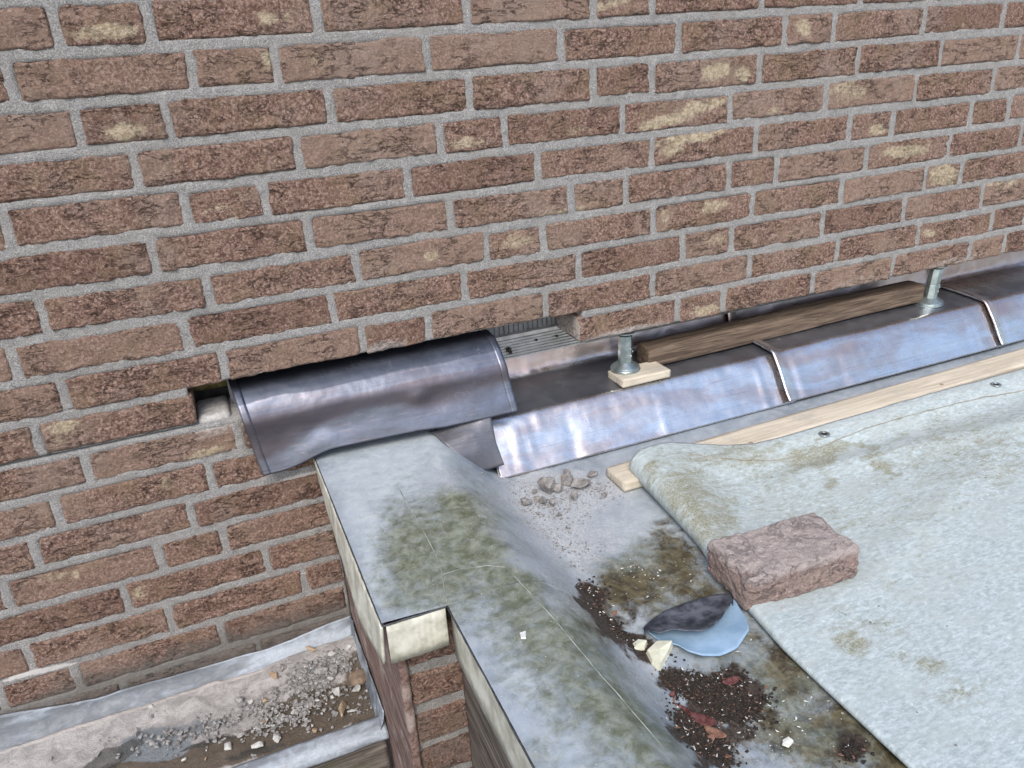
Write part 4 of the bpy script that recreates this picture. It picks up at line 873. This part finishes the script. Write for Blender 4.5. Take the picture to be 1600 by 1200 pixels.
# ledge stones
zl = -.989
L2 = [(357, 1169, 20, 'paleston', 'large pale stone at the front left of the ledge'), (402, 1166, 24, 'paleston', 'largest pale stone, right of the front left one'), (434, 1154, 20, 'paleston', 'rounded pale stone third from the left at the front'),
      (461, 1114, 14, 'paleston', 'small pale stone alone in the middle of the mud'), (528, 1081, 22, 'paleston', 'pale round stone beside the brown clump'), (557, 1079, 20, 'paleston', 'flat pale stone right of the pale round one'),
      (391, 1097, 11, 'paleston', 'bright small white stone at the middle of the ledge'), (415, 1095, 12, 'tanston', 'tan stone right of the bright small white one'), (502, 1050, 24, 'stone', 'broad grey flake in the rubble at the back'),
      (523, 1050, 17, 'stone', 'grey stone right of the broad flake'), (374, 1095, 18, 'stone', 'flat grey stone left of the bright small white one'), (536, 1113, 30, 'tanston', 'long tan wedge of wood-like stone by the side board'),
      (550, 1112, 10, 'paleston', 'small pale stone right of the long tan wedge'), (492, 1141, 13, 'tanston', 'orange-tan stone near the front lead edge'), (377, 1149, 16, 'stone', 'grey stone above the largest pale stone'),
      (257, 1161, 12, 'stone', 'grey stone at the slate-coloured patch'), (287, 1187, 10, 'paleston', 'tiny pale stone at the bottom of the ledge'), (428, 1058, 20, 'tanston', 'brownish flat stone at the back of the rubble'),
      (443, 1046, 17, 'stone', 'grey stone behind the brownish flat one'), (487, 1016, 16, 'tanston', 'upright splinter in the dust close to the wall'), (236, 1106, 16, 'paleston', 'pale flake stuck in the plaster at left'),
      (520, 1024, 17, 'paleston', 'pale chunk in the dust heap near the wall'), (508, 1033, 12, 'stone', 'small grey chunk below the pale chunk near the wall'), (541, 1040, 15, 'stone', 'grey chunk at the right of the dust heap'),
      (480, 1075, 14, 'stone', 'small grey stone in the middle of the rubble'), (516, 1062, 13, 'paleston', 'little white stone under the grey stones'), (322, 1187, 9, 'tanston', 'tiny tan stone at the front left'), (412, 1128, 10, 'tanston', 'tiny tan stone left in the mud'),
      (426, 1108, 9, 'paleston', 'tiny white stone in the mud by the tan stone'), (547, 975, 14, 'stone', 'crumbly mortar lump in the corner of wall and kerb'), (496, 1095, 9, 'paleston', 'tiny pale stone right of the lone one in the mud'), (545, 1012, 14, 'paleston', 'pale lump below the corner of the ledge')]
for i, (px, py, s_, mm, lab) in enumerate(L2):
    zz = zl + (.006 if py < 1060 else 0) + (.004 if py < 1030 else 0)
    stone(ST, px, py, s_ * .85, M[mm], lab, 'stone', zz, .65, 60 + i, 2.0 if 'long' in lab or 'upright' in lab else 1.25, 14)
V, F = hull(50, (.022, .019, .011), 1, 3); V = V + .0015 * np.stack([fbm(V[:, 0] * 90, V[:, 1] * 90, i, 3) for i in range(3)], 1); cc = at(559, 1052, 2, -.975)
tag(mk('mud_clump', V + np.array([cc[0], cc[1], -.985]), F, m_plain('brown_mud', (.12, .085, .06), (.24, .18, .13), 60, .8, 0, .6, .002)), 'round brown clump of dried mud beside the side upstand', 'clump')

# ------------------------------------------------------------------ loose small stuff
TPL = [hull(9, (1, 1, 1), 1, 200 + i) for i in range(6)]; FLK = [hull(6, (1, .45, .18), 1, 300 + i) for i in range(4)]
def scatter(name, n, regions, z, smin, smax, m_, tpl, lab, flat=.7, zf=None):
    V, F, o = [], [], 0; w = np.array([r[2] * r[3] * r[5] for r in regions], float); w /= w.sum(); c = 0
    while c < n:
        r = regions[rs.choice(len(regions), p=w)]; a = rs.rand() * 6.283; q = abs(rs.randn()) * .55 + .1
        if q > 1.5: continue
        ang_ = math.radians(r[4]); dx, dy = q * r[2] * math.cos(a), q * r[3] * math.sin(a)
        p = at(r[0] + dx * math.cos(ang_) - dy * math.sin(ang_), r[1] + dx * math.sin(ang_) + dy * math.cos(ang_), 2, z)
        if float(fbm(p[0] * 38, p[1] * 38, 4.2, 3)) + .45 * (1 - q) < rs.uniform(-.25, .42): continue
        zz = zf(p[0], p[1]) if zf else z
        if zz is None: continue
        s = smin + (smax - smin) * rs.rand() ** 2.5; v, f = tpl[rs.randint(len(tpl))]; b = rs.rand() * 6.283
        R_ = np.array([[math.cos(b), -math.sin(b), 0], [math.sin(b), math.cos(b), 0], [0, 0, flat]]); vv = (R_ @ v.T).T * s
        V.append(vv + np.array([p[0], p[1], zz + s * flat * .4])); F += [[i + o for i in q_] for q_ in f]; o += len(v); c += 1
    return tag(mk(name, np.concatenate(V), F, m_, smooth=False), lab, kind='stuff')
def zk(x, y):
    if x < .46: return max(float(kz(np.array([x]), np.array([y]))[0]), -.70)
    return -.6995
DR = [(925, 935, 22, 34, -30, 1), (955, 985, 20, 46, -40, 1), (1003, 1015, 34, 18, 20, .6), (1115, 1090, 76, 36, 25, 2), (1085, 1135, 44, 46, 30, 2), (1150, 1080, 50, 40, 0, 1.6), (1110, 1180, 44, 44, 30, 1.2), (1330, 1175, 26, 20, 0, .8), (1060, 1070, 36, 20, 20, 1)]
scatter('soil_crumbs', 9500, DR, -.70, .0005, .0034, M['soil'], TPL, 'dark brown soil crumbs washed along the foot of the kerb', .7, zk)
scatter('white_flecks', 800, DR + [(1000, 900, 80, 60, 0, .3), (1160, 1000, 80, 60, 0, .3), (1200, 1130, 120, 70, 0, .3)], -.70, .0008, .0042, M['fleck'], FLK, 'white paint flecks mixed into the dark dirt', .8, zk)
scatter('leaf_bits', 900, DR, -.70, .001, .0050, M['leaf2'], FLK, 'brown leaf fragments mixed into the dark dirt', .8, zk)
scatter('dust_crumbs', 1800, [(870, 772, 90, 34, 0, 1), (850, 800, 90, 40, 10, .5), (930, 760, 60, 24, 0, .8), (880, 850, 90, 50, 30, .3)], -.70, .0006, .0028, M['stone'], TPL, 'grey mortar crumbs scattered round the rubble', .7, zk)
scatter('ledge_grit', 2600, [(490, 1050, 80, 40, -16, 2), (450, 1110, 130, 44, -16, 1), (520, 1030, 50, 24, -14, 1.4), (300, 1140, 160, 36, -14, .35), (550, 1000, 26, 26, 0, .6)], -.985, .0007, .0062, M['stone'], TPL, 'grey grit strewn over the dusty ledge', .7,
        lambda x, y: (-.990 + .008 * float(ss(-.10, .03, np.array([x]))[0]) * float(ss(-.16, -.05, np.array([y]))[0])) if (x < .118 and -.235 < y < -.035) else None)
scatter('pale_grit', 260, [(490, 1050, 80, 40, -16, 1), (450, 1110, 130, 44, -16, 1.2), (520, 1030, 50, 24, -14, 1)], -.985, .0008, .0042, M['paleston'], TPL, 'whitish grit strewn over the dusty ledge', .7,
        lambda x, y: (-.989 + .008 * float(ss(-.10, .03, np.array([x]))[0]) * float(ss(-.16, -.05, np.array([y]))[0])) if (x < .118 and -.235 < y < -.035) else None)
